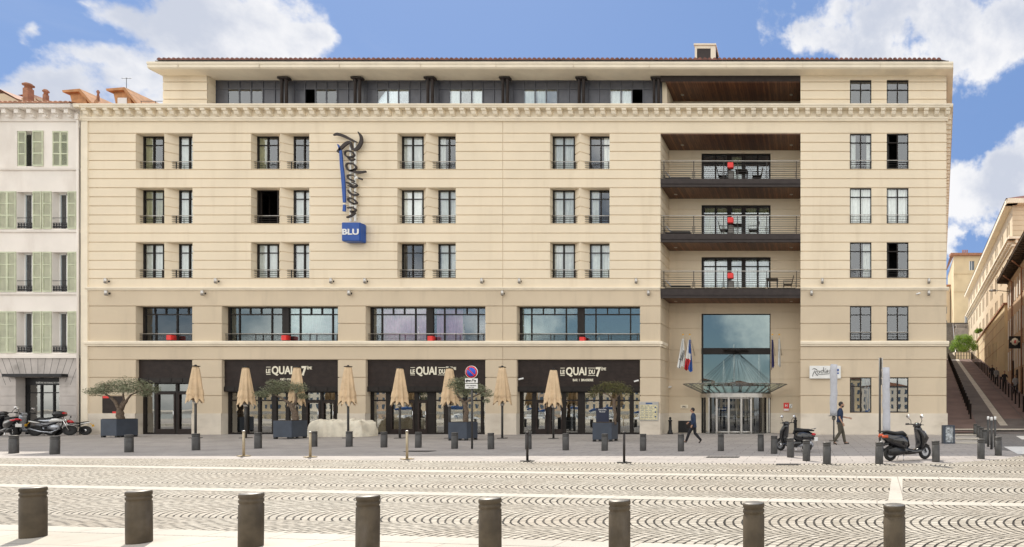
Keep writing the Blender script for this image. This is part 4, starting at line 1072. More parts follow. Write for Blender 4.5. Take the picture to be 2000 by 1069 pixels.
for bi, (a, b) in enumerate(bays):
    for ri, (z0, z1) in enumerate(zsill):
        X0, X1 = fx(a), fx(b); w = X1-X0
        f = MB(); y = D+.34
        f.box(X0, X0+.07, y-.03, y+.03, z0, z1); f.box(X1-.07, X1, y-.03, y+.03, z0, z1); f.box(X0, X1, y-.028, y+.028, z1-.07, z1); f.box((X0+X1)/2-.04, (X0+X1)/2+.04, y-.028, y+.028, z0, z1)
        wo = build('window', f, 'white', lb)
        g = MB(); g.box(X0+.05, X1-.05, y, y+.008, z0, z1-.05); build('glass', g, 'glass', wo)
        g = MB(); g.box(X0, X1, y+.6, y+.61, z0, z1); build('room', g, 'dark', wo)
        if bi % 2 == 0 and ri != 3: build('curtain', curtain_mb(X0+.06, X0+w*.45, z0+.05, z1-.1, y+.1), 'curtain', wo)
        if ri == 0:
            if bi == 4: shutter(wo, X0+.02, X0+w*.5, z0, z1, D+.06); shutter(wo, X1+.01, X1+.01+w*.62, z0, z1, D-.01)
            else: shutter(wo, X0+.01, X0+w*.5-.005, z0, z1, D+.04); shutter(wo, X0+w*.5+.005, X1-.01, z0, z1, D+.04)
        else:
            sw = w*.54
            shutter(wo, X0-sw-.01, X0-.02, z0-.02, z1+.02, D-.01); shutter(wo, X1+.02, X1+sw, z0-.02, z1+.02, D-.01)
            mb = MB(); yy = D+.02; hh = .62 if ri < 3 else .38
            mb.tube([(X0, yy, z0+hh), (X1, yy, z0+hh)], .016, 6); mb.tube([(X0, yy, z0+.06), (X1, yy, z0+.06)], .012, 6); mb.tube([(X0, yy, z0+.34), (X1, yy, z0+.34)], .012, 6)
            for k in range(6):
                xx = X0+w*(k+.5)/6; mb.lathe([(.045, yy-.008), (.07, yy-.008), (.07, yy+.008), (.045, yy+.008)], (xx, 0, z0+.13), 10, axis='y'); mb.lathe([(.04, yy-.008), (.06, yy-.008), (.06, yy+.008), (.04, yy+.008)], (xx, 0, z0+.26), 10, axis='y')
            build('window_guard', mb, 'iron', wo)
sh = bpy.data.objects.new('shopfront', None); C.objects.link(sh); sh.parent = lb; sh.location = Vector((fx(76), D, 0))-Vector(lb.location)
X0, X1 = fx(53), fx(118); y = D+.42; mb = MB()
mb.box(fx(33), X0+.55, y-.1, y+.1, 0, fz(737))
mb = MB(); mb.box(X0-.6, X0-.52, y-.06, y+.06, 0, fz(737))
for u in (0, .32, .62, .97): mb.box(X0-.5+(X1-X0+.5)*u, X0-.5+(X1-X0+.5)*u+.07, y-.05, y+.05, 0, fz(737))
mb.box(X0-.5, X1, y-.05, y+.05, fz(768), fz(766)); mb.box(X0-.5, X1, y-.08, y+.05, fz(752), fz(738)); mb.box(X0-.5, X1, y-.05, y+.05, 0, .3)
build('glazing_frame', mb, 'iron', sh)
mb = MB(); mb.box(X0-.55, X1, y+.0, y+.01, .05, fz(745)); build('glass', mb, 'shopglass', sh)
mb = MB(); mb.box(fx(33), X1+.05, y+2, y+2.02, 0, 4); build('interior', mb, 'dark', sh)
build('lettering', textmb('THÉÂTRE NATIONAL DE MARSEILLE', (X0+X1)/2-.05, fz(749), y-.09, .10, .75, .01, .004), 'white', sh)
mb = MB(); mb.box(fx(20), fx(135), D-.35, D+.0, fz(736.5), fz(731)); build('door_canopy', mb, 'iron', lb)
mb = MB(); mb.quad((fx(-130), D+.35, 0), (fx(0), D+.35, 0), (fx(0), D+.35, 4.2), (fx(-130), D+.35, 4.2)); build('garage_door', mb, 'plaster', lb)
# roofscape of the block behind
rf = thing('rooftop_block', (fx(20, 40), 40, 18), 'beige rooftop block with a tiled edge above the left cornice', 'rooftop')
def wp(px, py, Y=40): return fx(px, Y), fz(py, Y)
mb = MB(); Y = 40
x0, z0 = wp(-60, 207); x1, z1 = wp(34, 183); mb.add([(x0, Y, 18), (x1, Y, 18), (x1, Y, wp(0, 196)[1]), (wp(8, 0)[0], Y, z1), (x0, Y, z1)], [(0, 1, 2, 3, 4)])
mb.box(x0, x1, Y+.01, Y+5, 17, wp(0, 196)[1]); mb.box(wp(34, 0)[0], wp(66, 0)[0], Y+.2, Y+4, 17, wp(0, 188)[1]); mb.box(wp(66, 0)[0], wp(92, 0)[0], Y+.5, Y+4, 17, wp(0, 198)[1])
build('wall', mb, 'sidewall', rf)
mb = MB(); mb.add([(wp(-60, 0)[0], Y-.1, wp(0, 172)[1]), (wp(4, 0)[0], Y-.1, wp(0, 176)[1]), (wp(36, 0)[0], Y-.1, wp(0, 194)[1]), (wp(36, 0)[0], Y+3, wp(0, 192)[1]), (wp(4, 0)[0], Y+3, wp(0, 172)[1]), (wp(-60, 0)[0], Y+3, wp(0, 169)[1])], [(0, 1, 4, 5), (1, 2, 3, 4)])
mb.add([(wp(30, 0)[0], Y+.1, wp(0, 184)[1]), (wp(58, 0)[0], Y+.1, wp(0, 182)[1]), (wp(70, 0)[0], Y+.1, wp(0, 198)[1]), (wp(70, 0)[0], Y+3, wp(0, 194)[1]), (wp(58, 0)[0], Y+3, wp(0, 178)[1]), (wp(30, 0)[0], Y+3, wp(0, 180)[1])], [(0, 1, 4, 5), (1, 2, 3, 4)])
build('roof', mb, 'tilee', rf)
for (px_, top, w_, lab) in ((49, 161, .55, 'stout terracotta chimney with a banded pot at the far left'), (86, 174, .32, 'slim flared terracotta chimney pot above the white building'), (190, 176, .16, 'thin pinkish vent pipe between the two roof dormers'), (203, 0, 0, '')):
    if not w_: continue
    Yc = 39; x, z = fx(px_, Yc), fz(top, Yc); zb = fz(206, Yc); mb = MB()
    mb.box(x-w_*.3, x+w_*.3, Yc, Yc+w_*.6, zb, z-.35)
    mb.lathe([(w_*.33, z-.36), (w_*.3, z-.2), (w_*.5, z-.16), (w_*.5, z-.08), (w_*.33, z-.04), (w_*.33, z)], (x, Yc+w_*.3, 0), 12)
    single('chimney', mb, 'tilee', (x, Yc+.1, zb), lab, 'chimney')
for i, (a, b, top) in enumerate(((133, 163, 179), (218, 250, 176))):
    Yc = 38.5; X0, X1 = fx(a, Yc), fx(b, Yc); z1 = fz(top, Yc); z0 = fz(208, Yc); ex = (X1-X0)
    t = thing('roof_dormer', ((X0+X1)/2, Yc, z0), 'orange timber clad sloping roof dormer, %s above the joint of the two buildings' % ('left one' if i == 0 else 'right one'), 'dormer', 'roof dormers')
    mb = MB(); mb.add([(X0+.3, Yc, z0), (X1+.3, Yc, z0), (X1, Yc, z1-.1), (X0+.1, Yc, z1-.1), (X0+.3, Yc+2, z0), (X1+.3, Yc+2, z0), (X1, Yc+2, z1-.1), (X0+.1, Yc+2, z1-.1)], [(0, 1, 2, 3), (1, 5, 6, 2), (0, 3, 7, 4)]); build('wall', mb, 'dormerwood', t)
    mb = MB(); mb.prism([(X0-.15, z1-.02), (X1, z1+.08), (X1+.9, z0), (X1+.75, z0), (X1-.08, z1-.1), (X0-.1, z1-.16)], Yc-.2, Yc+2.2); build('roof', mb, 'dormerwood', t)
    if i:
        mb = MB(); mb.box(X0+.42, X1-.05, Yc-.03, Yc-.005, z0+.1, z0+.55); build('window', mb, 'white', t)
mb = MB(); x, z = fx(247, 42), fz(152, 42); mb.tube([(x, 42, fz(208, 42)), (x, 42, z)], .015, 5); mb.tube([(x-.3, 42, z-.05), (x+.35, 42, z-.05)], .012, 5)
for k in range(4): mb.tube([(x-.25+k*.18, 41.9, z-.1), (x-.25+k*.18, 42.1, z+.02)], .01, 4)
single('aerial', mb, 'iron', (x, 42, fz(208, 42)), 'thin television aerial above the left roof dormers', 'aerial')
mb = MB(); mb.tube([(fx(274, 38), 38, fz(198, 38)), (fx(318, 38), 38, fz(198, 38))], .015, 5)
for q in (276, 304): mb.tube([(fx(q, 38), 38, fz(212, 38)), (fx(q, 38), 38, fz(198, 38))], .015, 5)
single('roof_handrail', mb, 'rail', (fx(290, 38), 38, fz(212, 38)), 'thin metal handrail on the low roof beside the attic', 'handrail')

# ================================================================== RIGHT SIDE STREET BUILDINGS
def face(Y, sl, c):  # a point on a line x = c + sl*Y
    return c+sl*Y
def along(mb, P0, dirv, s0, s1, z0, z1, out=0.0, th=None, mi=0):
    """upright panel along a facade that recedes: P0 + s*dir; out = metres proud of it (towards the street)"""
    n = Vector((-dirv.y, dirv.x)); 
    a = P0+dirv*s0+n*out; b = P0+dirv*s1+n*out
    if th is None: mb.quad((a.x, a.y, z0), (b.x, b.y, z0), (b.x, b.y, z1), (a.x, a.y, z1), mi)
    else:
        c, d = b-n*th, a-n*th
        mb.zprism([(a.x, a.y), (b.x, b.y), (c.x, c.y), (d.x, d.y)], z0, z1, mi)
# near house with timber eaves
P0 = Vector((XB(34), 34)); dv_ = Vector((.205, 1)).normalized(); Ln = 27.2
h1 = thing('street_house', (XB(50), 50, 2), 'peach rendered old house with deep timber eaves at the right edge', 'house')
def faced_wall(par, P0, dv_, L, z0, z1, wins, m, name='wall', depth=.18):
    """facade with real window holes along a direction, plus windows as parts"""
    loc = MB(); relief(loc, 0, L, z0, z1, 0, [(a, b, c, d, depth) for a, b, c, d in wins], [])
    n = Vector((-dv_.y, dv_.x))
    mt = Matrix(((dv_.x, -n.x, 0, P0.x), (dv_.y, -n.y, 0, P0.y), (0, 0, 1, 0), (0, 0, 0, 1)))
    loc.xf(mt); build(name, loc, m, par)
    for a, b, c, d in wins:
        f = MB(); f.box(a, b, depth, depth+.03, c, d, 1)
        f.box(a, a+.06, depth-.04, depth, c, d); f.box(b-.06, b, depth-.04, depth, c, d); f.box(a, b, depth-.042, depth, d-.06, d); f.box((a+b)/2-.03, (a+b)/2+.03, depth-.04, depth, c, d)
        f.xf(mt); build('window', f, ['white' if m == 'pinkwall' else 'frame', 'skyglass'], par)
    return mt
wins = []
for k in range(9):
    s = 1.2+k*3.0
    for z in (5.2, 8.4, 11.6): wins.append((s, s+.95, z, z+1.9))
mt = faced_wall(h1, P0, dv_, Ln, .0, 14.2, wins, 'pinkwall')
sb = MB()
for a, b, c, d in wins:
    if a > 10: sb.box(a-.5, a-.04, -.05, -.01, c, d); sb.box(b+.04, b+.5, -.05, -.01, c, d)
sb.xf(mt); build('shutters', sb, 'plaster', h1)
for s in (14.5, 17.2, 20.0, 22.6): mb = MB(); mb.box(s, s+1.1, -.06, -.02, 2.0, 5.0 if s < 21 else 6.0); mb.xf(mt); build('door', mb, 'fascia', h1)
e = P0+dv_*Ln; n = Vector((-dv_.y, dv_.x))
mb = MB(); mb.quad((e.x, e.y, 0), (e.x+14, e.y-2, 0), (e.x+14, e.y-2, 14.2), (e.x, e.y, 14.2)); mb.quad((P0.x, P0.y, 0), (P0.x+14, P0.y, 0), (P0.x+14, P0.y, 14.2), (P0.x, P0.y, 14.2)); build('end_wall', mb, 'pinkwall', h1)
mb = MB(); along(mb, P0, dv_, -.4, Ln+.5, 14.45, 14.62, 1.05, 1.6); along(mb, P0, dv_, -.4, Ln+.5, 14.2, 14.44, .0, .3)
for k in range(40):
    s = k*.7; a = P0+dv_*s; mb.tube([(a.x, a.y, 14.3), (a.x+n.x*1.0, a.y+n.y*1.0, 14.36)], .06, 4)
build('eaves', mb, 'woodroof', h1)
mb = MB(); a, b = P0-dv_*.4+n*1.1, P0+dv_*(Ln+.5)+n*1.1
mb.quad((a.x, a.y, 14.63), (b.x, b.y, 14.63), (b.x+8, b.y, 17.6), (a.x+8, a.y, 17.6)); mb.quad((a.x+8, a.y, 17.6), (b.x+8, b.y, 17.6), (b.x+15, b.y, 14.6), (a.x+15, a.y, 14.6)); build('roof', mb, 'tilee', h1)
mb = MB()
for s in (23.2, 17.3): a = P0+dv_*s+n*.12; mb.tube([(a.x, a.y, 2), (a.x, a.y, 13.6), (a.x+n.x*.8, a.y+n.y*.8, 14.3)], .07, 6)
build('downpipe', mb, 'tilee', h1)
# ochre retaining wall with small windows
w1 = thing('retaining_building', (21.5, 64, 4.7), 'low ochre building with a tall end wall and plants growing on its top', 'building')
Pw = Vector((XB(62.2)-.12, 62.2)); dw = (Vector((XB(100), 100))-Pw).normalized(); Lw = 38.0
wins = [(7.0+k*1.9, 7.0+k*1.9+.8, 6.9+.25*k, 9.2+.12*k) for k in (0, 1, 2, 4, 5, 7, 8)]
faced_wall(w1, Pw, dw, Lw, 3.5, 12.35, wins, 'yellowwall')
mb = MB(); nw = Vector((-dw.y, dw.x))
mb.quad((Pw.x, Pw.y, 2), (Pw.x+4, Pw.y-.8, 2), (Pw.x+4, Pw.y-.8, 12.35), (Pw.x, Pw.y, 12.35)); build('end_wall', mb, 'yellowwall', w1)
mb = MB(); along(mb, Pw, dw, -.2, Lw, 12.35, 12.55, .15, .7); 
for q in (8.2, 10.0, 11.2): along(mb, Pw, dw, 0, Lw, q, q+.05, .03)
build('coping', mb, 'tilee', w1); mb = MB(); mb.quad((Pw.x+.5, Pw.y, 12.34), (Pw.x+6, Pw.y, 12.34), (XB(100)+3, 100, 12.34), (XB(100)+.5, 100, 12.34)); build('terrace', mb, 'slabs', w1)
# tall cream building
c1 = thing('cornice_building', (22.4, 64, 12), 'tall sunlit cream building with bracketed cornice receding up the side street', 'building')
Pc = Vector((22.4, 64)); dc_ = Vector((.186, 1)).normalized(); Lc = 55.0
wins = []
for k in range(11):
    s = 2.0+k*5.0
    for z in (6.8, 10.0, 13.2, 16.4): wins += [(s, s+.8, z, z+2.1), (s+1.35, s+2.15, z, z+2.1)]
    wins += [(s, s+.8, 20.9, 22.3), (s+1.35, s+2.15, 20.9, 22.3)]
faced_wall(c1, Pc, dc_, Lc, 2, 23.6, [(a, b, c, d) for a, b, c, d in wins], 'sidewall')
nc = Vector((-dc_.y, dc_.x))
mb = relief(MB(), Pc.x, Pc.x+16, 2, 23.6, Pc.y, [], [20.2+.55*k for k in range(6)]+[18-.55*k for k in range(12)], gd=.04, gw=.05)
mb.quad((Pc.x+16, Pc.y, 2), (Pc.x+26, Pc.y+Lc, 2), (Pc.x+26, Pc.y+Lc, 23.6), (Pc.x+16, Pc.y, 23.6)); build('front_wall', mb, 'sidewall', c1)
mb = MB(); along(mb, Pc, dc_, -.6, Lc, 23.5, 24.0, .75, 1.2); mb.box(Pc.x-.75, Pc.x+17, Pc.y-.75, Pc.y+.3, 23.5, 24.0)
along(mb, Pc, dc_, -.4, Lc, 19.7, 19.95, .6, .9); along(mb, Pc, dc_, -.1, Lc, 19.0, 19.25, .12, .3); mb.box(Pc.x-.6, Pc.x+17, Pc.y-.6, Pc.y+.1, 19.7, 19.95); mb.box(Pc.x-.1, Pc.x+17, Pc.y-.12, Pc.y+.1, 19.0, 19.25)
for k in range(60): along(mb, Pc, dc_, .2+k*.9, .45+k*.9, 19.3, 19.69, .45, .5)
for k in range(16): mb.box(Pc.x+.2+k*.9, Pc.x+.45+k*.9, Pc.y-.45, Pc.y, 19.3, 19.69)
build('cornice', mb, 'trim', c1)
mb = MB(); a = Pc+nc*.8-dc_*.8; b = Pc+nc*.8+dc_*Lc
mb.quad((a.x, a.y, 24.02), (b.x, b.y, 24.02), (b.x+10, b.y, 27), (a.x+10, a.y+5, 27)); mb.add([(a.x, a.y, 24.02), (a.x+20, a.y, 24.02), (a.x+10, a.y+5, 27)], [(0, 1, 2)]); build('roof', mb, 'tile', c1)
# end house and stair wall
e1 = thing('end_house', (35.5, 130, 18), 'yellow house with hipped top closing the view at the head of the stairs', 'house')
X0, X1 = fx(1863, 130), fx(1920, 130)
wz = lambda a, b: (fz(b, 130), fz(a, 130))
mb = relief(MB(), X0, X1+3, 8, fz(500, 130), 130, [(fx(1893, 130), fx(1903, 130), *wz(510, 528), .2), (fx(1895, 130), fx(1903, 130), *wz(548, 565), .2), (fx(1884, 130), fx(1890, 130), *wz(617, 640), .2)], [fz(536, 130), fz(571, 130)], gd=.1, gw=.2)
mb.quad((X0, 130, 8), (fx(1851, 150), 150, 8), (fx(1851, 150), 150, fz(500, 130)), (X0, 130, fz(500, 130))); build('wall', mb, 'yellowwall', e1)
for a, b, c, d in ((1893, 1903, 510, 528), (1895, 1903, 548, 565), (1884, 1890, 617, 640)):
    f = MB(); f.box(fx(a, 130), fx(b, 130), 130.15, 130.2, fz(d, 130), fz(c, 130), 1); f.box(fx(a, 130), fx(a+1.5, 130), 130.05, 130.14, fz(d, 130), fz(c, 130)); f.box(fx((a+b)/2-.4, 130), fx((a+b)/2+.4, 130), 130.05, 130.14, fz(d, 130), fz(c, 130)); build('window', f, ['white', 'skyglass'], e1)
mb = MB(); zt = fz(500, 130); mb.prism([(X0-.8, zt), (X1+4, zt), (X1+4, zt+.5), (X0-.8, zt+.5)], 129.3, 131); mb.add([(X0-.8, 129.3, zt+.5), (X1+4, 129.3, zt+.5), (X1+2, 138, zt+2), (X0+2, 138, zt+2), (fx(1850, 150)-.5, 151, zt+.5)], [(0, 1, 2, 3), (0, 3, 4)]); build('roof', mb, 'tilee', e1)
mb = MB()
for k in range(3): mb.box(fx(1880+k*4, 131), fx(1880+k*4, 131)+.25, 131, 131.3, zt+.4, zt+1.6)
build('chimney', mb, 'tilee', e1)
mb = MB(); mb.box(fx(1897, 129.8), fx(1906, 129.8), 129.7, 129.9, fz(625, 129.8), fz(616, 129.8)); 
single('signboard', mb, 'tilee', (fx(1901, 129.8), 129.8, fz(625, 129.8)), 'small reddish signboard on the yellow end house', 'sign')
e2 = thing('old_house', (fx(1846, 140), 140, 12), 'shadowed old house glimpsed left of the yellow end house', 'house')
mb = relief(MB(), 29.5, 33.9, 8, 30, 139, [(32.6, 33.2, 14+3.2*k, 15.6+3.2*k, .2) for k in range(4)], []); mb.box(29.5, 33.8, 139.3, 150, 8, 30); build('wall', mb, 'sidewall', e2)
mb = MB(); mb.box(29.2, 34.0, 138.7, 150, 30, 30.4); build('roof', mb, 'tilee', e2)
mb = MB()
for k in range(4): mb.box(32.6, 33.2, 139.15, 139.18, 14+3.2*k, 15.6+3.2*k)
build('window', mb, 'skyglass', e2)
mb = MB(); mb.box(fx(1866, 118), fx(1912, 118), 118, 118.5, 8.9, fz(641, 118)); 
for k in range(12): mb.box(fx(1868+3*k, 118), fx(1868+3*k, 118)+.16, 117.98, 118.52, fz(641, 118), fz(636, 118))
mb.box(fx(1866, 118), fx(1912, 118), 117.95, 118.55, fz(636, 118), fz(634, 118))
single('stone_wall', mb, 'oldstone', (fx(1890, 118), 118.2, 8.9), 'stone terrace wall with balustrade behind the green bush', 'wall')
st = thing('staircase', (22.8, 93, 9), 'long dark public staircase climbing away beside the hotel', 'staircase')
mb = MB(); ns = 42
for k in range(ns):
    yy = 93+k*.52; zz = 9+.19*k; xa = XW(yy)+.2; mb.box(xa, XW(yy)+2.0, yy, yy+24-k*.52+.1, zz, zz+.19)
build('steps', mb, 'steps', st)
mb = MB(); top = []
for k in range(0, ns, 4): yy = 93+k*.52; zz = 9+.19*k; mb.tube([(XW(yy)+2.0, yy, zz), (XW(yy)+2.0, yy, zz+1.0)], .04, 5); top.append((XW(yy)+2.0, yy, zz+1.0))
mb.tube(top, .06, 6); mb.tube([(a, b, c-.5) for a, b, c in top], .04, 6); build('handrail', mb, 'railm', st)
# fence and flower wall at the ramp head
fe = thing('iron_fence', (24.5, 92, 9), 'dark iron fence along the head of the ramp', 'fence')
for k in range(7):
    mb = MB(); x = fx(1866+k*5.5, 92.5); mb.box(x-.04, x+.04, 92.46, 92.54, 9, 10.15); build('post', mb, 'iron', fe)
mb = MB(); mb.tube([(fx(1866, 92.5), 92.5, 10.1), (fx(1899, 92.5), 92.5, 10.1)], .025, 6); mb.tube([(fx(1866, 92.5), 92.5, 9.6), (fx(1899, 92.5), 92.5, 9.6)], .02, 6); build('rail', mb, 'iron', fe)
mb = MB(); mb.box(fx(1864, 95), fx(1896, 95), 95, 98, 8.9, fz(688, 95)); single('planter_wall', mb, 'trim', (fx(1880, 95), 96, 8.9), 'low pale wall under the bush at the head of the ramp', 'wall')
# hanging sign
hs = thing('hanging_sign', (18.2, 51, 4.8), 'square black hanging sign with a pale round emblem on the right hand street', 'sign')
Ys = 51; a, b = fx(1970.5, Ys), fx(1993, Ys); z0, z1 = fz(681, Ys), fz(657, Ys)
mb = MB(); mb.bbox(a, b, Ys-.06, Ys+.06, z0, z1, .02); build('panel', mb, 'black', hs)
mb = MB(); cx, cz = (a+b)/2, (z0+z1)/2+.06
mb.lathe([(.33, Ys-.068), (.33, Ys-.061)], (cx, 0, cz), 8, axis='y'); mb.lathe([(.08, Ys-.068), (.08, Ys-.061)], (cx-.33, 0, cz), 10, axis='y'); mb.lathe([(.08, Ys-.068), (.08, Ys-.061)], (cx+.33, 0, cz), 10, axis='y')
build('emblem', mb, 'trim', hs)
build('lettering', textmb('il', cx, cz-.14, Ys-.075, .28, 1.3, .03, .004), 'redgloss', hs)
mb = MB(); mb.tube([(b, Ys, z1-.05), (XB(Ys)+.05, Ys, z1-.05)], .02, 6); mb.tube([(b, Ys, z0+.1), (XB(Ys)+.05, Ys, z0+.1)], .02, 6); build('bracket', mb, 'iron', hs)
t = thing('street_lamp', (XB(60), 60, 8.5), 'slender wall mounted street lamp arm on the peach house', 'lamp')
q = P0+dv_*25.5; z = fz(572, 60)
mb = MB(); mb.tube([(q.x, q.y, z-.1), (q.x-1.2, q.y-.1, z), (q.x-1.5, q.y-.1, z)], .04, 6); build('arm', mb, 'railm', t)
mb = MB(); mb.tube([(q.x-2.1, q.y-.1, z-.02), (q.x-1.5, q.y-.1, z+.02)], [.09, .12], 8); build('lamp_head', mb, 'railm', t)

# ================================================================== VEGETATION
def foliage(mb, clumps, n, ls, flat=.6, narrow=.32):
    tot = sum(c[1]**2 for c in clumps)
    for (c, r, *sq) in clumps:
        sz = sq[0] if sq else .6
        for _ in range(int(n*r*r/tot)):
            while True:
                d = Vector((random.uniform(-1, 1), random.uniform(-1, 1), random.uniform(-1, 1)))
                if .1 < d.length <= 1: break
            d *= (.45+.55*random.random()**.5)
            p = Vector(c)+Vector((d.x*r, d.y*r, d.z*r*sz))
            a = Vector((random.gauss(0, 1), random.gauss(0, 1), random.gauss(0, .7)+.2)).normalized(); b = a.cross(Vector((random.random()-.5, random.random()-.5, random.random()-.5))).normalized()
            l = ls*random.uniform(.6, 1.3); w = l*narrow
            mb.add([p-a*l*.5, p+b*w*.5, p+a*l*.5, p-b*w*.5], [(0, 1, 2, 3)])
def olive(idx, base, trunk, clumps, label, n=4200, leaf='olive', ls=.085):
    t = thing('olive_tree', base, label, 'tree', 'olive trees in planters')
    mb = MB(); bx_, by_, bz_ = base
    for pts, r0, r1 in trunk:
        P_ = [Vector((bx_+x, by_+y, bz_+z)) for x, y, z in pts]; k = len(P_)
        # subdivide with wobble
        Q = []; rr = []
        for i in range(k-1):
            for s in range(3):
                u = s/3; Q.append(P_[i].lerp(P_[i+1], u)+Vector((random.uniform(-1, 1), random.uniform(-1, 1), 0))*.02); rr.append((r0+(r1-r0)*(i+u)/(k-1))*.8*random.uniform(.85, 1.15))
        Q.append(P_[-1]); rr.append(r1); mb.tube(Q, rr, 9)
    build('trunk', mb, 'bark', t)
    cl = [((bx_+c[0]*1.06, by_+c[1], bz_+c[2]+.05), r*1.04, *s) for c, r, *s in clumps]; n = int(n*1.05)
    mb = MB()
    for c, r, *s in cl:
        for _ in range(7):
            d = Vector((random.gauss(0, 1), random.gauss(0, 1), random.gauss(0, .5))).normalized()*r*.85; mb.tube([c, tuple(Vector(c)+d*.5+Vector((0, 0, .03))), tuple(Vector(c)+d)], [.012, .008, .004], 4)
    build('twigs', mb, 'bark', t)
    mb = MB(); foliage(mb, cl, n, ls); build('crown', mb, leaf, t, fix=False)
plants = []
spec = [(196, 228, 855, 819, .97, 0), (533, 570, 858, 822, .9, 1), (875, 912, 861, 825, .9, 2), (1157, 1195, 863, 826, .88, 3)]
plab = ['slate blue square planter, leftmost, in front of the left pier', 'slate blue square planter under the second tree, beside the tarp', 'slate blue square planter beside the no parking sign', 'slate blue square planter, rightmost, near the menu blackboard']
for a, b, yb, yt, dp, i in spec:
    Yf = EYE*F/(yb-PY); X0, X1 = fx(a, Yf), fx(b, Yf); zt = fz(yt, Yf)
    t = thing('planter', ((X0+X1)/2, Yf+dp/2, 0), plab[i], 'planter', 'slate planters along the terrace')
    mb = MB(); mb.bbox(X0, X1, Yf, Yf+dp, .09, zt, .012); build('box', mb, 'planter', t)
    mb = MB(); mb.box(X0+.04, X1-.04, Yf+.04, Yf+dp-.04, zt+.001, zt+.02); build('soil', mb, 'soil', t)
    for u in (.08, .92):
        for v in (.08, .92):
            mb = MB(); xx = X0+(X1-X0)*u; yy = Yf+dp*v; mb.box(xx-.06, xx+.06, yy-.06, yy+.06, 0.0, .09); build('foot', mb, 'black', t)
    plants.append(((X0+X1)/2, Yf+dp/2, zt))
b0 = plants[0]
olive(0, b0, [([(.05, 0, -.1), (.0, 0, .3), (.05, 0, .55)], .2, .14), ([(.02, 0, .5), (-.25, 0, .9), (-.6, .05, 1.2), (-1.1, .1, 1.45)], .11, .03), ([(.08, 0, .5), (.3, 0, .9), (.5, .1, 1.25), (1.1, .1, 1.5)], .1, .03), ([(0, 0, .55), (0, .2, 1.0), (.05, .1, 1.6)], .08, .03)],
      [((-1.3, 0, 1.35), .42, .6), ((-.8, 0, 1.5), .5, .8), ((-.25, .1, 1.65), .55, .85), ((.35, 0, 1.7), .58, .85), ((.9, .1, 1.65), .55, .8), ((1.4, .1, 1.5), .45, .7), ((-.5, -.3, 1.4), .4, .5), ((.7, -.3, 1.45), .45, .5), ((-1.0, .3, 1.7), .35, .5), ((1.3, -.1, 1.25), .3, .6)], 'wide flat topped olive tree in the leftmost planter', 5200)
b1 = plants[1]
olive(1, b1, [([(.25, 0, -.1), (.2, 0, .4), (.0, 0, .8)], .18, .12), ([(.0, 0, .8), (-.4, 0, 1.1), (-1.1, .1, 1.4)], .09, .02), ([(.1, 0, .6), (.3, 0, 1.1), (.2, .1, 1.7)], .08, .02)],
      [((-.2, 0, 1.65), .5, .7), ((-.85, 0, 1.45), .5, .6), ((-1.35, 0, 1.25), .38, .5), ((.35, 0, 1.55), .45, .7), ((-.6, -.2, 1.8), .35, .6), ((.5, .1, 1.15), .3, .6)], 'leaning olive tree in the second planter behind a closed parasol', 3300)
b2 = plants[2]
olive(2, b2, [([(.1, 0, -.1), (.15, 0, .5), (.05, 0, .95)], .17, .12), ([(.05, 0, .9), (-.3, 0, 1.3), (-.45, .1, 1.7)], .09, .02), ([(.1, 0, .9), (.5, 0, 1.2), (1.1, 0, 1.5)], .08, .02)],
      [((-.3, 0, 1.75), .5, .7), ((.1, .1, 1.9), .45, .6), ((.0, 0, 1.4), .45, .7), ((.65, 0, 1.55), .42, .6), ((1.05, 0, 1.3), .32, .8), ((1.1, -.1, .95), .18, .8)], 'bushy olive tree in the planter by the no parking sign', 3400)
b3 = plants[3]
olive(3, b3, [([(.45, 0, -.1), (.42, 0, .6), (.4, 0, 1.1)], .1, .08), ([(.4, 0, 1.0), (.1, 0, 1.3), (-.4, 0, 1.4)], .05, .02), ([(.4, 0, 1.0), (.7, 0, 1.35)], .05, .02)],
      [((.3, 0, 1.5), .5, .75), ((-.35, 0, 1.4), .42, .8), ((.85, 0, 1.4), .42, .8), ((.0, .1, 1.65), .4, .6), ((.5, .1, 1.65), .4, .6), ((-.6, 0, 1.2), .3, .6)], 'small round headed tree in the rightmost planter', 2600, 'olive2', .075)
def bush(name, c, rs, n, label, leaf='bush', ls=.2):
    mb = MB(); foliage(mb, [((c[0]+a, c[1]+b, c[2]+d), r, .8) for a, b, d, r in rs], n, ls, narrow=.5)
    stem = MB(); 
    t = thing(name, c, label, 'bush')
    for a, b, d, r in rs: stem.tube([(c[0], c[1], c[2]), (c[0]+a, c[1]+b, c[2]+d)], [.08, .03], 5)
    build('stem', stem, 'bark', t); build('foliage', mb, leaf, t, fix=False)
bush('green_bush', (fx(1880, 97), 96.5, 10.0), [(-1.1, 0, 1.9, 1.2), (.2, 0, 2.7, 1.3), (1.2, 0, 1.9, 1.2), (-.2, -.4, 1.1, 1.2), (1.9, 0, 1.3, .9), (-1.7, 0, 1.2, .8), (.9, -.3, 2.8, .8), (-.9, 0, 2.9, .7)], 5200, 'bright green bush at the head of the ramp')
bush('trailing_plant', (25.2, 86, 12.4), [(0, 0, .3, .5), (-.2, -1.5, .2, .4), (.2, 1.5, .4, .5)], 900, 'trailing green plant at the far end of the ochre wall top')
bush('terrace_plant', (23.2, 71.5, 12.4), [(0, 0, .3, .4), (.1, 1, .2, .35)], 600, 'small green plant halfway along the ochre wall top')

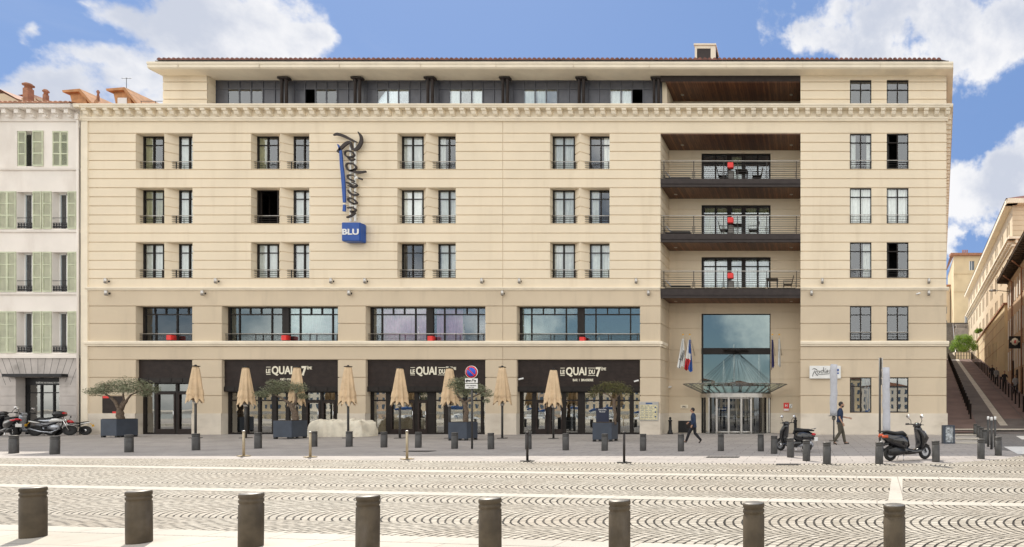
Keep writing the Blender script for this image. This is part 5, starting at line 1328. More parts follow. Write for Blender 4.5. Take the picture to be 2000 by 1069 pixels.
# ================================================================== STREET FURNITURE
def bollard_mb(h, r, cap=True):
    mb = MB()
    mb.lathe([(r*.98, 0), (r, .02), (r, h-.12), (r*.93, h-.115), (r*.93, h-.095), (r, h-.09), (r, h-.065), (r*.93, h-.06), (r*.93, h-.045), (r, h-.04), (r*1.01, h-.012), (r*.97, h)], (0, 0, 0), 40)
    return mb
def bollard(name, m, h, r, grp):
    t = thing(name, (0, 0, 0), 'x', 'bollard', grp)
    build('shaft', bollard_mb(h, r), m, t)
    mb = MB(); mb.lathe([(r*.96, h+.0005), (r*.9, h+.006)], (0, 0, 0), 32); build('cap', mb, 'bollardcap', t)
    return t
near = [(65, 955), (272, 962), (490, 967), (718, 972), (957.5, 977), (1210, 981), (1472, 986), (1747, 990)]
bp = None
for i, (px_, ty) in enumerate(near):
    Y = (EYE-.6)*F/(ty-PY); loc = (fx(px_, Y+.1), Y+.1, 0)
    lab = 'large brown-grey steel bollard, %s from the left in the nearest row' % ordn(i)
    if bp is None: bp = bollard('bollard', 'bollard', .6, .108, 'large bollards in the nearest row'); bp.location = loc; bp['label'] = lab
    else: copy_tree(bp, None, loc, random.random()*6, lab).rotation_euler.x = random.uniform(-.012, .012)
far = [(27, 886), (107, 888), (252, 884), (383, 880), (504, 876.5), (613, 873), (682, 873), (750, 874.5), (817, 875), (888, 877), (959, 878), (1032, 878), (1105, 880), (1181, 881), (1256, 881), (1330, 882), (1408, 881.5), (1486, 882), (1512, 887), (1544, 894), (1575, 901), (1615, 907.5), (1717, 907), (1828, 903), (1916, 897), (1950, 890.5)]
bp = None
for i, (px_, by) in enumerate(far):
    x, Y = G(px_, by); x = fx(px_, Y+.1); lab = 'short grey bollard, %s from the left in the row along the hotel pavement' % ordn(i)
    if bp is None: bp = bollard('bollard', 'bollardg', .6, .112, 'short bollards along the hotel pavement'); bp.location = (x, Y+.1, 0); bp['label'] = lab
    else: copy_tree(bp, None, (x, Y+.1, 0), random.random()*6, lab).rotation_euler.y = random.uniform(-.02, .02)
for i, (px_, by) in enumerate([(1905, 849), (1911.5, 854), (1917, 860), (1923, 866)]):
    x, Y = G(px_, by); copy_tree(bp, None, (x, Y, 0), 1.0, 'dark bollard at the foot of the ramp, %s counting from the building' % ordn(i))
def streetpost():
    t = thing('street_post', (0, 0, 0), 'x', 'post', 'slim posts along the ramp')
    mb = MB(); mb.lathe([(.055, 0), (.055, .93), (.07, .94), (.07, .98), (.04, 1.02)], (0, 0, 0), 12); build('shaft', mb, 'rail', t)
    mb = MB(); mb.lathe([(.075, 0), (.075, .06), (.056, .08)], (0, 0, 0), 12); build('foot', mb, 'rail', t); return t
sp = None
for side, fn, y0, dy, n, hs_ in (('left', XL, 38.7, 1.75, 30, 1), ('right', XR, 41.5, 1.85, 27, 1.1)):
    for k in range(n):
        Y = y0+k*dy
        lab = 'slim dark post, %s from the bottom in the %s row on the ramp' % (ordn(k), side); loc = (fn(Y), Y, gr(Y)+.05)
        if sp is None: sp = streetpost(); sp.location = loc; sp['label'] = lab; o = sp
        else: o = copy_tree(sp, None, loc, 0, lab)
        o.scale = (1, 1, hs_)
wp_ = None
for i, (px_, by) in enumerate(((1930, 873), (1936.5, 878), (1943.5, 874))):
    x, Y = G(px_, by); lab = 'dark post with a white top, %s of the three at the crossing' % ('leftmost', 'middle', 'rightmost')[i]
    if wp_ is None:
        wp_ = thing('marker_post', (0, 0, 0), lab, 'post', 'white topped posts at the crossing')
        mb = MB(); mb.lathe([(.045, 0), (.045, 1.07)], (0, 0, 0), 14); build('shaft', mb, 'bollardg', wp_)
        mb = MB(); mb.lathe([(.046, 1.071), (.046, 1.18), (.03, 1.2)], (0, 0, 0), 14); build('top', mb, 'white', wp_); wp_.location = (x, Y, 0)
    else: copy_tree(wp_, None, (x, Y, 0), 0, lab)
for i, (px_, by, ty, m) in enumerate(((476, 892, 843, 'post'), (606, 894, 845, 'post'), (795, 898, 843, 'post'), (1030, 902, 846, 'rail'), (1219, 905, 846, 'rail'))):
    x, Y = G(px_, by); h = fz(ty, Y)
    lab = ['slim brass coloured post on a cross foot, leftmost', 'slim brass coloured post on a cross foot, right of the second planter', 'slim pale post on a cross foot below the third shop window', 'slim black post on a flat foot, left one', 'slim black post on a flat foot in front of the rightmost planter'][i]
    t = thing('barrier_post', (x, Y, 0), lab, 'post', 'slim barrier posts on the cobbles')
    mb = MB(); mb.tube([(x, Y, .03), (x, Y, h)], .034, 12); build('shaft', mb, m, t)
    mb = MB(); mb.box(x-.19, x+.19, Y-.04, Y+.04, .01, .035); mb.box(x-.04, x+.04, Y-.15, Y+.15, .012, .04); build('foot', mb, 'bollardg' if m == 'rail' else 'post', t)
    mb = MB(); mb.lathe([(.045, h), (.045, h+.02), (.02, h+.035)], (x, Y, 0), 12); build('cap', mb, 'railm' if m == 'post' else 'rail', t)
# cast iron bollards by the door
ci = None
for px_, lab in ((1309, 'ornate black cast iron bollard left of the entrance'), (1553.5, 'ornate black cast iron bollard behind the scooter by the entrance')):
    Y = 34.0; x = fx(px_, Y)
    if ci is None:
        ci = thing('cast_iron_bollard', (x, Y, 0), lab, 'bollard', 'cast iron bollards at the entrance')
        mb = MB(); mb.lathe([(.16, 0), (.16, .08), (.13, .12), (.12, .2), (.09, .24), (.085, .72), (.115, .75), (.115, .8), (.07, .82), (.05, .85), (.075, .9), (.06, .96), (.02, .99)], (x, Y, 0), 18); build('shaft', mb, 'iron', ci)
    else: copy_tree(ci, None, (x, Y, 0), 0, lab)

# parasols
def parasol_mb(z0, z1, r0, r1, n=64, ribs=8, seed=0):
    rnd = random.Random(seed); mb = MB(); vs = []; k = 12
    ph = [rnd.uniform(-.5, .5) for _ in range(6)]
    for j in range(k+1):
        s = j/k
        for i in range(n):
            a = 2*math.pi*i/n
            fold = .5+.5*math.cos(ribs*a+ph[0]+.6*math.sin(2*a+ph[1])); deep = .30*(.2+s)
            r = (r0+(r1-r0)*s**.9)*(1-deep*fold)*(1+.07*math.sin(3*a+ph[2]+2*s))
            zz = z1-(z1-z0)*s
            if j == k: zz += .26*fold+.07*math.sin(a*3+ph[3])
            vs.append((r*math.cos(a), r*math.sin(a), zz))
    mb.add(vs, [(j*n+i, j*n+(i+1) % n, (j+1)*n+(i+1) % n, (j+1)*n+i) for j in range(k) for i in range(n)]+[tuple(range(n-1, -1, -1))], 0, True)
    # shorter valance flap laid over the folds
    vs = []
    for j in range(4):
        s = j/3
        for i in range(n):
            a = 2*math.pi*i/n; fold = .5+.5*math.cos(ribs*a+ph[0]+.6*math.sin(2*a+ph[1]))
            t_ = .62+.14*s; r = (r0+(r1-r0)*t_**.9)*(1-.30*(.2+t_)*fold)*(1+.07*math.sin(3*a+ph[2]+2*t_))+.012+.015*s
            vs.append((r*math.cos(a), r*math.sin(a), z1-(z1-z0)*(t_+(.05*fold if j == 3 else 0))))
    mb.add(vs, [(j*n+i, j*n+(i+1) % n, (j+1)*n+(i+1) % n, (j+1)*n+i) for j in range(3) for i in range(n)], 0, True)
    return mb
pz = [(382, 716, 787, 29.6), (480, 718, 793, 29.6), (580, 718, 793, 29.5), (680, 717, 792, 29.6), (781, 720, 793, 29.4), (878, 720, 793, 29.4), (981, 718, 791, 29.3), (1081, 723, 795, 29.0)]
plb = ['in front of the door at the left', 'left of the second tree', 'right of the leaning olive tree', 'above the tarp covered heap', 'in front of the third shopfront', 'left of the no parking sign', 'before the pier between third and fourth shopfront', 'in front of the fourth shopfront']
for i, (px_, ty, by, Y) in enumerate(pz):
    x = fx(px_, Y); z1 = fz(ty, Y); z0 = fz(by, Y)
    t = thing('closed_parasol', (x, Y, 0), 'closed beige parasol on a grey pole %s' % plb[i], 'parasol', 'closed beige parasols along the terrace')
    rz = random.random()*6
    rr_ = 1.16*17.0*Y/F/math.sqrt(1+((px_-PX)/F)**2); mb = parasol_mb(z0, z1, rr_*.34, rr_, seed=i+1); mb.xf(Matrix.Translation((x, Y, 0)) @ Matrix.Rotation(rz, 4, 'Z')); build('canvas', mb, 'canvas', t)
    mb = MB(); mb.tube([(x, Y, 0), (x, Y, z0+.5)], .05, 12); build('pole', mb, 'bollardg', t)
    mb = MB(); mb.lathe([(.17, z1+.0), (.18, z1+.03), (.05, z1+.05), (.04, z1+.09)], (x, Y, 0), 14); build('finial', mb, 'iron', t)
    mb = MB(); mb.lathe([(.07, z0-.05), (.09, z0), (.09, z0+.08)], (x, Y, 0), 12)
    for a in range(0, 360, 60): mb.tube([(x+.08*math.cos(R(a)), Y+.08*math.sin(R(a)), z0+.02), (x+.2*math.cos(R(a)), Y+.2*math.sin(R(a)), z0+.3)], .012, 5)
    build('runner', mb, 'railm', t)
    mb = MB(); mb.box(x-.18, x+.18, Y-.18, Y+.18, .0, .03); build('foot', mb, 'bollardg', t)
for i, (px_, ty, by, Y, w) in enumerate(((1628.5, 712, 812, 27.0, .17), (1731, 718, 846, 24.5, .16))):
    x = fx(px_, Y); z1 = fz(ty, Y); z0 = fz(by, Y)
    t = thing('covered_parasol', (x, Y, 0), ['parasol wrapped in a pale grey cover behind the walking man', 'parasol wrapped in a pale grey cover behind the scooter'][i], 'parasol', 'parasols wrapped in grey covers')
    P_ = [(x+random.uniform(-.02, .02), Y, z0+(z1-z0)*s/9) for s in range(10)]
    mb = MB(); mb.tube(P_, [w*(1.0+random.uniform(-.06, .06)) for _ in range(9)]+[w*.95], 14); build('cover', mb, 'cover', t)
    mb = MB(); mb.tube([(x, Y, 0), (x, Y, z0+.1)], .035, 10); build('pole', mb, 'bollardg', t)
    mb = MB(); mb.lathe([(.24 if i == 0 else .12, z0-.03), (.25 if i == 0 else .13, z0), (.06, z0+.02)], (x, Y, 0), 14); mb.lathe([(.07, z0-.2), (.1, z0-.1), (.06, z0-.03)], (x, Y, 0), 12); build('collar', mb, 'bollardcap', t)
    mb = MB(); mb.box(x-.2, x+.2, Y-.2, Y+.2, 0, .03); build('foot', mb, 'bollardg', t)

# traffic sign
x, Y = G(922, 877); t = thing('no_parking_sign', (x, Y, 0), 'no parking sign with blue disc, red ring and two white plates on a grey pole', 'traffic sign')
mb = MB(); mb.tube([(x, Y, 0), (x, Y, fz(716, Y))], .035, 12); build('pole', mb, 'bollardg', t)
cz = fz(727, Y); yy = Y-.05
mb = MB(); mb.lathe([(.225, yy), (.235, yy+.005), (.235, yy+.02), (.2, yy+.022)], (x, 0, cz), 36, axis='y'); dsk = build('disc', mb, 'white', t)
mb = MB(); mb.lathe([(.222, yy-.004), (.222, yy-.001)], (x, 0, cz), 36, axis='y'); build('red_ring', mb, 'redgloss', dsk)
mb = MB(); mb.lathe([(.162, yy-.008), (.162, yy-.005)], (x, 0, cz), 36, axis='y'); build('blue_field', mb, mat('traffic_blue', (.01, .08, .55), .4), dsk)
mb = MB(); c45 = .7071; mb.add([(x+(u*c45-v*c45), yy-.011, cz-(u*c45+v*c45)+0) for u, v in ((-.17, -.022), (.17, -.022), (.17, .022), (-.17, .022))], [(0, 1, 2, 3)]); build('bar', mb, 'redgloss', dsk)
for a, b in ((739.5, 748.5), (750, 759.5)):
    mb = MB(); mb.bbox(x-.235, x+.235, yy, yy+.015, fz(b, Y), fz(a, Y), .004); pl = build('plate', mb, 'white', t)
    if a < 745:
        z = fz(745.5, Y); mb = MB(); mb.tube([(x-.2, yy-.006, z), (x-.17, yy-.006, z+.05), (x-.08, yy-.006, z+.02), (x-.02, yy-.006, z+.03)], [(.004, .03)]*4, 6); mb.tube([(x+.02, yy-.006, z), (x+.05, yy-.006, z+.07), (x+.18, yy-.006, z+.02)], [(.004, .02)]*3, 6)
        mb.lathe([(.022, yy-.008), (.022, yy-.002)], (x-.16, 0, z-.01), 10, axis='y'); mb.lathe([(.022, yy-.008), (.022, yy-.002)], (x+.14, 0, z-.01), 10, axis='y'); build('tow_symbol', mb, 'black', pl)
    else:
        build('lettering', textmb('SAUF LIVRAISONS', x, fz(754.4, Y), yy-.004, .036, .95, .01, .003), 'black', pl); build('lettering', textmb('7H À 11H', x, fz(758, Y), yy-.004, .036, .95, .01, .003), 'black', pl)
# edge-on sign pole on the right
x, Y = G(1718.5, 900); t = thing('sign_pole', (x, Y, 0), 'tall thin pole carrying signs seen edge-on beside the black scooter', 'sign pole')
mb = MB(); mb.tube([(x, Y, 0), (x, Y, fz(699, Y))], .033, 12); build('pole', mb, 'bollardg', t)
for a, b in ((700, 722), (724, 738), (740, 752)):
    mb = MB(); mb.bbox(x+.035, x+.055, Y-.26, Y+.26, fz(b, Y), fz(a, Y), .004); build('sign_plate', mb, 'railm', t)
# blackboard
Y = 28.2; x0, x1 = fx(1164, Y), fx(1189, Y); t = thing('blackboard', ((x0+x1)/2, Y, 0), 'tilted navy blackboard with chalk writing behind the rightmost planter', 'blackboard')
z0, z1 = fz(834, Y), fz(797, Y)
mb = MB(); mb.bbox(x0, x1, Y, Y+.03, z0, z1, .006); M['slate'] = mat('slate_board', (.016, .022, .05), .6); bo = build('board', mb, 'slate', t)
build('chalk_lettering', textmb('Quai du 7ème', (x0+x1)/2, fz(801.5, Y), Y-.004, .07, .68, .01, .002).join(textmb('Plat du Jour', (x0+x1)/2, fz(805.5, Y), Y-.004, .065, .7, .01, .002)), 'white', bo)
mb = MB()
for q in (x0+.05, x1-.05): mb.tube([(q, Y+.02, 0), (q, Y+.05, z0+.1)], .02, 6); mb.tube([(q, Y+.35, 0), (q, Y+.05, z1-.1)], .02, 6)
build('easel', mb, 'woodroof', t)
# small framed stand at the right corner
x, Y = G(1853, 867); X0, X1 = fx(1842.5, Y), fx(1865, Y); zt = fz(831, Y)
t = thing('poster_stand', (x, Y, 0), 'low dark framed stand with a pale poster at the hotel corner', 'poster stand')
mb = MB(); mb.box(X0, X0+.1, Y, Y+.35, 0, zt); mb.box(X1-.06, X1, Y, Y+.35, 0, zt); mb.box(X0+.1, X1-.06, Y, Y+.35, zt-.05, zt); mb.box(X0+.1, X1-.06, Y, Y+.35, .0, .06); build('frame', mb, 'planter', t)
mb = MB(); mb.box(X0+.1, X1-.06, Y+.05, Y+.08, .06, zt-.05); build('poster', mb, 'poster', t)
# tarp covered heap
Y = 31.3; X0, X1 = fx(617, Y), fx(724, Y); t_ = MB(); nx, ny = 60, 22; vs = []
hp = [(0, .55), (.06, .95), (.2, 1.05), (.38, .98), (.5, 1.05), (.72, 1.02), (.9, .98), (.97, .8), (1, .4)]
def hprof(u):
    for (a, h0), (b, h1_) in zip(hp[:-1], hp[1:]):
        if a <= u <= b: s = (u-a)/(b-a); return h0+(h1_-h0)*(3*s*s-2*s**3)
    return .4
from mathutils import noise as mn_
for i in range(nx+1):
    u = i/nx; h = hprof(u)*.86
    for j in range(ny+1):
        v = j/ny; a = math.pi*v
        yy = -.8*math.cos(a)*(.78+.1*math.sin(u*9)); zz = h*min(1, 1.25*math.sin(a)**.42) if 0 < v < 1 else 0
        nn = mn_.noise(Vector((u*9, v*5, 1)))*.09+abs(mn_.noise(Vector((u*16, v*7, 3))))*.12-.04
        vs.append((X0+(X1-X0)*u+nn*.6, Y+yy*.9+nn, max(.0, zz+nn*1.1*(1 if zz > .15 else 0))))
t_.add(vs, [(i*(ny+1)+j, (i+1)*(ny+1)+j, (i+1)*(ny+1)+j+1, i*(ny+1)+j+1) for i in range(nx) for j in range(ny)]+[tuple(range(ny+1)), tuple(nx*(ny+1)+j for j in range(ny+1))], 0, True)
tp = thing('covered_furniture', ((X0+X1)/2, Y, 0), 'low heap of furniture under a crumpled cream tarpaulin between two shopfronts', 'covered heap')
build('tarpaulin', t_, 'tarp', tp)
mb = MB(); mb.tube([(X0+.1, Y-.93, .35), (X0+1.6, Y-1.0, .22), (X1-1, Y-.98, .25), (X1-.1, Y-.9, .3)], .015, 5); pass
# drain covers
for px_, py_, w_, lab in ((1412, 893.5, 1.0, 'long dark drain cover on the bright paving below the entrance'), (1538, 908, .62, 'narrow drain cover in front of the left scooter'), (820, 882, .9, 'dark drain cover in the grey pavement below the third shop')):
    x, Y = G(px_, py_); mb = MB(); mb.box(x-w_*.5, x+w_*.5, Y-.2, Y+.2, .005, .014)
    for k in range(9): mb.box(x-w_*.48+k*w_*.107, x-w_*.48+k*w_*.107+.05, Y-.16, Y+.16, .0145, .018, 1)
    single('drain_cover', mb, ['bollardg', 'iron'], (x, Y, .005), lab, 'drain cover')

# ================================================================== SCOOTERS AND MOTORCYCLES
def wheel(par, x, r, w=.06, rim='silver'):
    mb = MB(); pr = []
    for k in range(13): a = 2*math.pi*k/12; pr.append((r-.055+.055*math.cos(a), w*math.sin(a)))
    n = 32; vs = []
    for rr_, yy in pr[:-1]:
        for j in range(n): a = 2*math.pi*j/n; vs.append((x+rr_*math.cos(a), yy, r+rr_*math.sin(a)))
    k = 12; mb.add(vs, [(i*n+j, i*n+(j+1) % n, ((i+1) % k)*n+(j+1) % n, ((i+1) % k)*n+j) for i in range(k) for j in range(n)], 0, True)
    wh = build('wheel', mb, 'rubber', par)
    mb = MB(); ri = r-.1
    mb.lathe([(ri, -.03), (ri+.03, -.03), (ri+.03, .03), (ri, .03)], (x, 0, r), 28, axis='y')
    for s in range(5): a = 2*math.pi*s/5+.3; mb.tube([(x, 0, r), (x+ri*math.cos(a), 0, r+ri*math.sin(a))], [(.022, .02), (.018, .012)], 6)
    mb.lathe([(.045, -.05), (.045, .05)], (x, 0, r), 14, axis='y'); build('rim', mb, rim, wh)
    mb = MB(); mb.lathe([(.09, .045), (.09, .05)], (x, 0, r), 18, axis='y'); build('brake_disc', mb, 'chrome', wh)
    return wh
def scooter(name, paint, seatm, label, tail='red', classic=False, box=None, s=1.0, grp=None):
    """front towards +x"""
    t = thing(name, (0, 0, 0), label, 'scooter', grp)
    r = .225; xr, xf = -.62, .66
    wheel(t, xr, r, .065); wheel(t, xf, r, .055)
    # rear body as a loft of ellipses
    mb = MB()
    if classic: mb.tube([(-.98, 0, .60), (-.88, 0, .58), (-.65, 0, .56), (-.4, 0, .58), (-.2, 0, .56), (-.1, 0, .45)], [(.04, .04), (.15, .13), (.24, .21), (.24, .2), (.19, .2), (.1, .12)], 18)
    else: mb.tube([(-.98, 0, .77), (-.85, 0, .73), (-.6, 0, .62), (-.35, 0, .57), (-.15, 0, .50), (-.05, 0, .38)], [(.05, .04), (.13, .10), (.19, .19), (.21, .25), (.18, .25), (.13, .15)], 18)
    build('rear_body', mb, paint, t)
    mb = MB(); mb.tube([(-.45, 0, .34), (-.1, 0, .27), (.2, 0, .24), (.42, 0, .27), (.5, 0, .34)], [(.14, .12), (.18, .12), (.18, .08), (.17, .08), (.12, .09)], 14); build('footboard', mb, paint, t)
    mb = MB(); mb.tube([(.42, 0, .28), (.49, 0, .5), (.47, 0, .72), (.40, 0, .90), (.36, 0, .98)], [(.15, .07), (.22, .08), (.24, .09), (.17, .09), (.10, .09)], 16)
    if not classic: mb.tube([(.36, 0, .90), (.54, 0, .76), (.70, 0, .62), (.62, 0, .44)], [(.11, .07), (.16, .12), (.10, .10), (.06, .06)], 12)
    build('leg_shield', mb, paint, t)
    mb = MB(); mb.tube([(xf-.14, 0, r+.19), (xf-.02, 0, r+.26), (xf+.16, 0, r+.17)], [(.07, .02), (.08, .03), (.05, .015)], 10)
    build('front_mudguard', mb, paint, t)
    mb = MB()
    for sy in (-1, 1): mb.tube([(xf, .07*sy, r), (xf-.16, .07*sy, r+.36), (.40, .05*sy, .85)], .02, 8)
    build('fork', mb, 'chrome' if classic else 'black', t)
    mb = MB(); mb.tube([(-.93, 0, .86 if not classic else .79), (-.7, 0, .84 if not classic else .80), (-.45, 0, .79), (-.2, 0, .80), (-.07, 0, .74)], [(.06, .025), (.12, .05), (.14, .06), (.14, .07), (.09, .04)], 14); build('seat', mb, seatm, t)
    mb = MB(); mb.tube([(.30, 0, .98), (.36, 0, 1.04), (.46, 0, 1.0)], [(.12, .05), (.16, .07), (.08, .05)], 12)
    hb_ = build('handlebar_cowl', mb, paint, t)
    mb = MB(); mb.tube([(.22, -.36, 1.05), (.30, -.2, 1.05), (.36, 0, 1.03), (.30, .2, 1.05), (.22, .36, 1.05)], .018, 8)
    for sy in (-1, 1): mb.tube([(.22, .37*sy, 1.05), (.26, .27*sy, 1.055)], .028, 10); mb.tube([(.28, .3*sy, 1.05), (.36, .34*sy, 1.04)], .01, 5)
    build('handlebar', mb, 'rubber', t)
    for sy in (-1, 1):
        mb = MB(); mb.tube([(.31, .22*sy, 1.06), (.34, .27*sy, 1.16), (.28, .33*sy, 1.24)], .01, 6); mi_ = build('mirror', mb, 'black', t)
        mb = MB(); mb.lathe([(.03, -.015), (.06, -.01), (.062, .008), (.03, .014)], (0, 0, 0), 16, axis='x'); mb.xf(Matrix.Translation((.28, .34*sy, 1.28)) @ Matrix.Diagonal((1, 1.25, .85, 1))); build('mirror_glass', mb, 'chrome', mi_)
    mb = MB(); z = 1.0 if classic else .78; mb.lathe([(.075, 0), (.07, .02), (.03, .035)], (.47 if classic else .64, 0, z), 16, axis='x'); build('headlight', mb, 'chrome', t)
    mb = MB(); mb.tube([(-.99, 0, .76 if not classic else .66), (-.93, 0, .76 if not classic else .66)], [(.07, .035), (.1, .05)], 10)
    if not classic:
        for sy in (-1, 1): mb.tube([(-.97, .09*sy, .72), (-.8, .145*sy, .72)], [(.02, .03), (.03, .045)], 8)
    build('tail_light', mb, tail, t)
    mb = MB(); mb.box(-1.06, -1.05, -.09, .09, .42, .56); mb.tube([(-.9, 0, .6), (-1.055, 0, .5)], .02, 6); build('number_plate', mb, 'white', t)
    mb = MB(); mb.tube([(-.78, -.14, .27), (-.55, -.17, .28), (-.2, -.14, .27)], [(.05, .09), (.07, .13), (.05, .08)], 12); mb.tube([(-.9, 0, .46), (-.75, 0, .52), (-.5, 0, .5)], [(.08, .03), (.09, .05), (.08, .05)], 10); mb.tube([(-.98, .16, .36), (-.6, .15, .28), (-.3, .13, .2)], [.055, .06, .02], 12); build('engine', mb, 'black' if not classic else 'silver', t)
    mb = MB()
    for sy in (-1, 1): mb.tube([(-.2, .1*sy, .2), (-.26, .17*sy, .0)], .014, 6)
    build('stand', mb, 'chrome', t)
    mb = MB(); mb.tube([(-.88, .1, .84), (-1.05, .0, .88), (-.88, -.1, .84)], .014, 6); build('grab_rail', mb, 'chrome' if classic else 'black', t)
    if box:
        mb = MB(); mb.tube([(-1.12, 0, 1.02), (-.95, 0, 1.02), (-.78, 0, 1.02)], [(.16, .12), (.21, .15), (.17, .12)], 14); bx2 = build('top_box', mb, 'black', t)
        mb = MB(); mb.tube([(-1.14, 0, 1.06), (-1.02, 0, 1.07)], [(.12, .05), (.17, .06)], 12); build('reflector', mb, 'redgloss', bx2)
    return t
def motorbike(label, tank, grp, s=1.0, tailc='white'):
    t = thing('motorcycle', (0, 0, 0), label, 'motorcycle', grp)
    r = .3; xr, xf = -.68, .68
    wheel(t, xr, r, .08, 'black'); wheel(t, xf, r, .06, 'black')
    mb = MB(); mb.tube([(.45, 0, .85), (.2, 0, .78), (-.2, 0, .62), (-.45, 0, .55), (xr, 0, r)], .03, 8)
    mb.tube([(.42, 0, .8), (.3, 0, .4), (-.1, 0, .28), (-.3, 0, .5)], .028, 8); mb.tube([(-.3, 0, .6), (-.8, 0, .82)], .025, 8); build('frame', mb, 'black', t)
    mb = MB(); mb.tube([(.4, 0, .86), (.25, 0, .9), (.0, 0, .88), (-.12, 0, .8)], [(.1, .06), (.16, .11), (.14, .1), (.08, .05)], 14); build('fuel_tank', mb, tank, t)
    mb = MB(); mb.tube([(-.1, 0, .8), (-.35, 0, .78), (-.7, 0, .86), (-.85, 0, .88)], [(.11, .04), (.14, .05), (.11, .04), (.05, .02)], 12); build('seat', mb, 'rubber', t)
    mb = MB(); mb.tube([(-.5, 0, .76), (-.75, 0, .8), (-.95, 0, .84)], [(.1, .06), (.1, .05), (.04, .03)], 10); build('tail', mb, tailc, t)
    mb = MB(); mb.tube([(.3, 0, .5), (.1, 0, .48), (-.15, 0, .46)], [(.14, .14), (.19, .19), (.13, .13)], 12); mb.tube([(.25, -.1, .35), (0, -.16, .2), (-.4, -.17, .25), (-.85, -.17, .42)], [.025, .03, .04, .055], 10); build('engine', mb, 'silver', t)
    mb = MB()
    for sy in (-1, 1): mb.tube([(xf, .09*sy, r), (.42, .08*sy, .95)], .022, 8)
    build('fork', mb, 'chrome', t)
    mb = MB(); mb.tube([(.25, -.38, 1.02), (.36, -.1, .98), (.36, .1, .98), (.25, .38, 1.02)], .016, 8); build('handlebar', mb, 'rubber', t)
    mb = MB(); mb.lathe([(.08, 0), (.085, .03), (.04, .07)], (.5, 0, .88), 14, axis='x'); build('headlight', mb, 'chrome', t)
    mb = MB(); mb.tube([(xf-.1, 0, 2*r+.03), (xf+.2, 0, 2*r-.03)], [(.06, .01), (.05, .01)], 8); build('mudguard', mb, tank, t)
    mb = MB(); mb.box(-1.06, -1.05, -.09, .09, .55, .69); mb.tube([(-.9, 0, .8), (-1.05, 0, .6)], .014, 5); build('number_plate', mb, 'yellow', t)
    for sy in (-1, 1):
        mb = MB(); mb.tube([(.27, .3*sy, 1.02), (.25, .36*sy, 1.16)], .009, 5); mb.lathe([(.055, -.01), (.055, .01)], (.25, .38*sy, 1.19), 12, axis='x'); build('mirror', mb, 'black', t)
    mb = MB(); mb.tube([(-.1, .12, .25), (-.16, .3, .01)], .014, 6); build('stand', mb, 'black', t)
    return t
a = scooter('scooter', 'gloss', 'rubber', 'black sporty scooter with orange tail light parked facing right between two bollards', 'orange_lens' if False else 'red')
M['orange'] = mat('orange_lens', (.55, .09, .03), .3, var=.1)
for o in bpy.data.objects:
    if o.parent == a and o.name.startswith('tail_light'): o.data.materials[0] = M['orange']
x, Y = G(1776, 901); a.location = (x, Y+.35, 0); a.rotation_euler = (0, 0, R(27)); a.scale = (.98, .98, 1.0)
b = scooter('scooter', 'gloss', 'rubber', 'rounded retro black scooter with red tail light seen from behind near the entrance', 'redgloss', classic=True)
x, Y = G(1551, 884); b.location = (x-.02, Y+.45, 0); b.rotation_euler = (0, 0, R(140)); b.scale = (.96, .96, .96)
mb = MB(); mb.bbox(x-.17, x+.02, Y+.0+.05, Y+.25, .38, .60, .02); 
grp = 'motorbikes parked at the left'
YM = 31.6
m1 = scooter('scooter', 'gloss', 'rubber', 'big black maxi scooter cut by the left edge of the picture', 'redgloss', grp=grp); m1.location = (fx(14, YM), YM, 0); m1.rotation_euler = (0, 0, R(160)); m1.scale = (1.2,)*3
m2 = scooter('scooter', 'silver', 'rubber', 'silver maxi scooter with a black top box, second vehicle from the left', 'redgloss', box=True, grp=grp); m2.location = (fx(66, YM+.4), YM+.4, 0); m2.rotation_euler = (0, 0, R(195)); m2.scale = (1.15,)*3
m3 = motorbike('black and white motorcycle between the silver scooter and the red one', 'white', grp); m3.location = (fx(103, YM+.5), YM+.5, 0); m3.rotation_euler = (0, 0, R(25)); m3.scale = (.95,)*3
m4 = motorbike('naked motorcycle with a red tank, rightmost of the parked motorbikes', 'redgloss', grp); m4.location = (fx(139, YM+1.0), YM+1.0, 0); m4.rotation_euler = (0, 0, R(200)); m4.scale = (.85,)*3

# ================================================================== PEOPLE
def skin_mesh(name, verts, edges, rad, m, parent, sub=2):
    me = bpy.data.meshes.new(name); me.from_pydata(verts, edges, [])
    o = bpy.data.objects.new(name, me); C.objects.link(o)
    o.modifiers.new('s', 'SKIN'); o.modifiers['s'].use_smooth_shade = True
    for i, r_ in enumerate(rad):
        sv = me.skin_vertices[0].data[i]; sv.radius = r_ if isinstance(r_, tuple) else (r_, r_); sv.use_root = (i == 0)
    ss = o.modifiers.new('u', 'SUBSURF'); ss.levels = sub; ss.render_levels = sub
    dg = bpy.context.evaluated_depsgraph_get(); dg.update()
    me2 = bpy.data.meshes.new_from_object(o.evaluated_get(dg)); me2.name = name
    for p in me2.polygons: p.use_smooth = True
    me2.materials.clear(); me2.materials.append(M[m])
    bpy.data.objects.remove(o); bpy.data.meshes.remove(me)
    o = bpy.data.objects.new(name, me2); C.objects.link(o); o.parent = parent
    return o
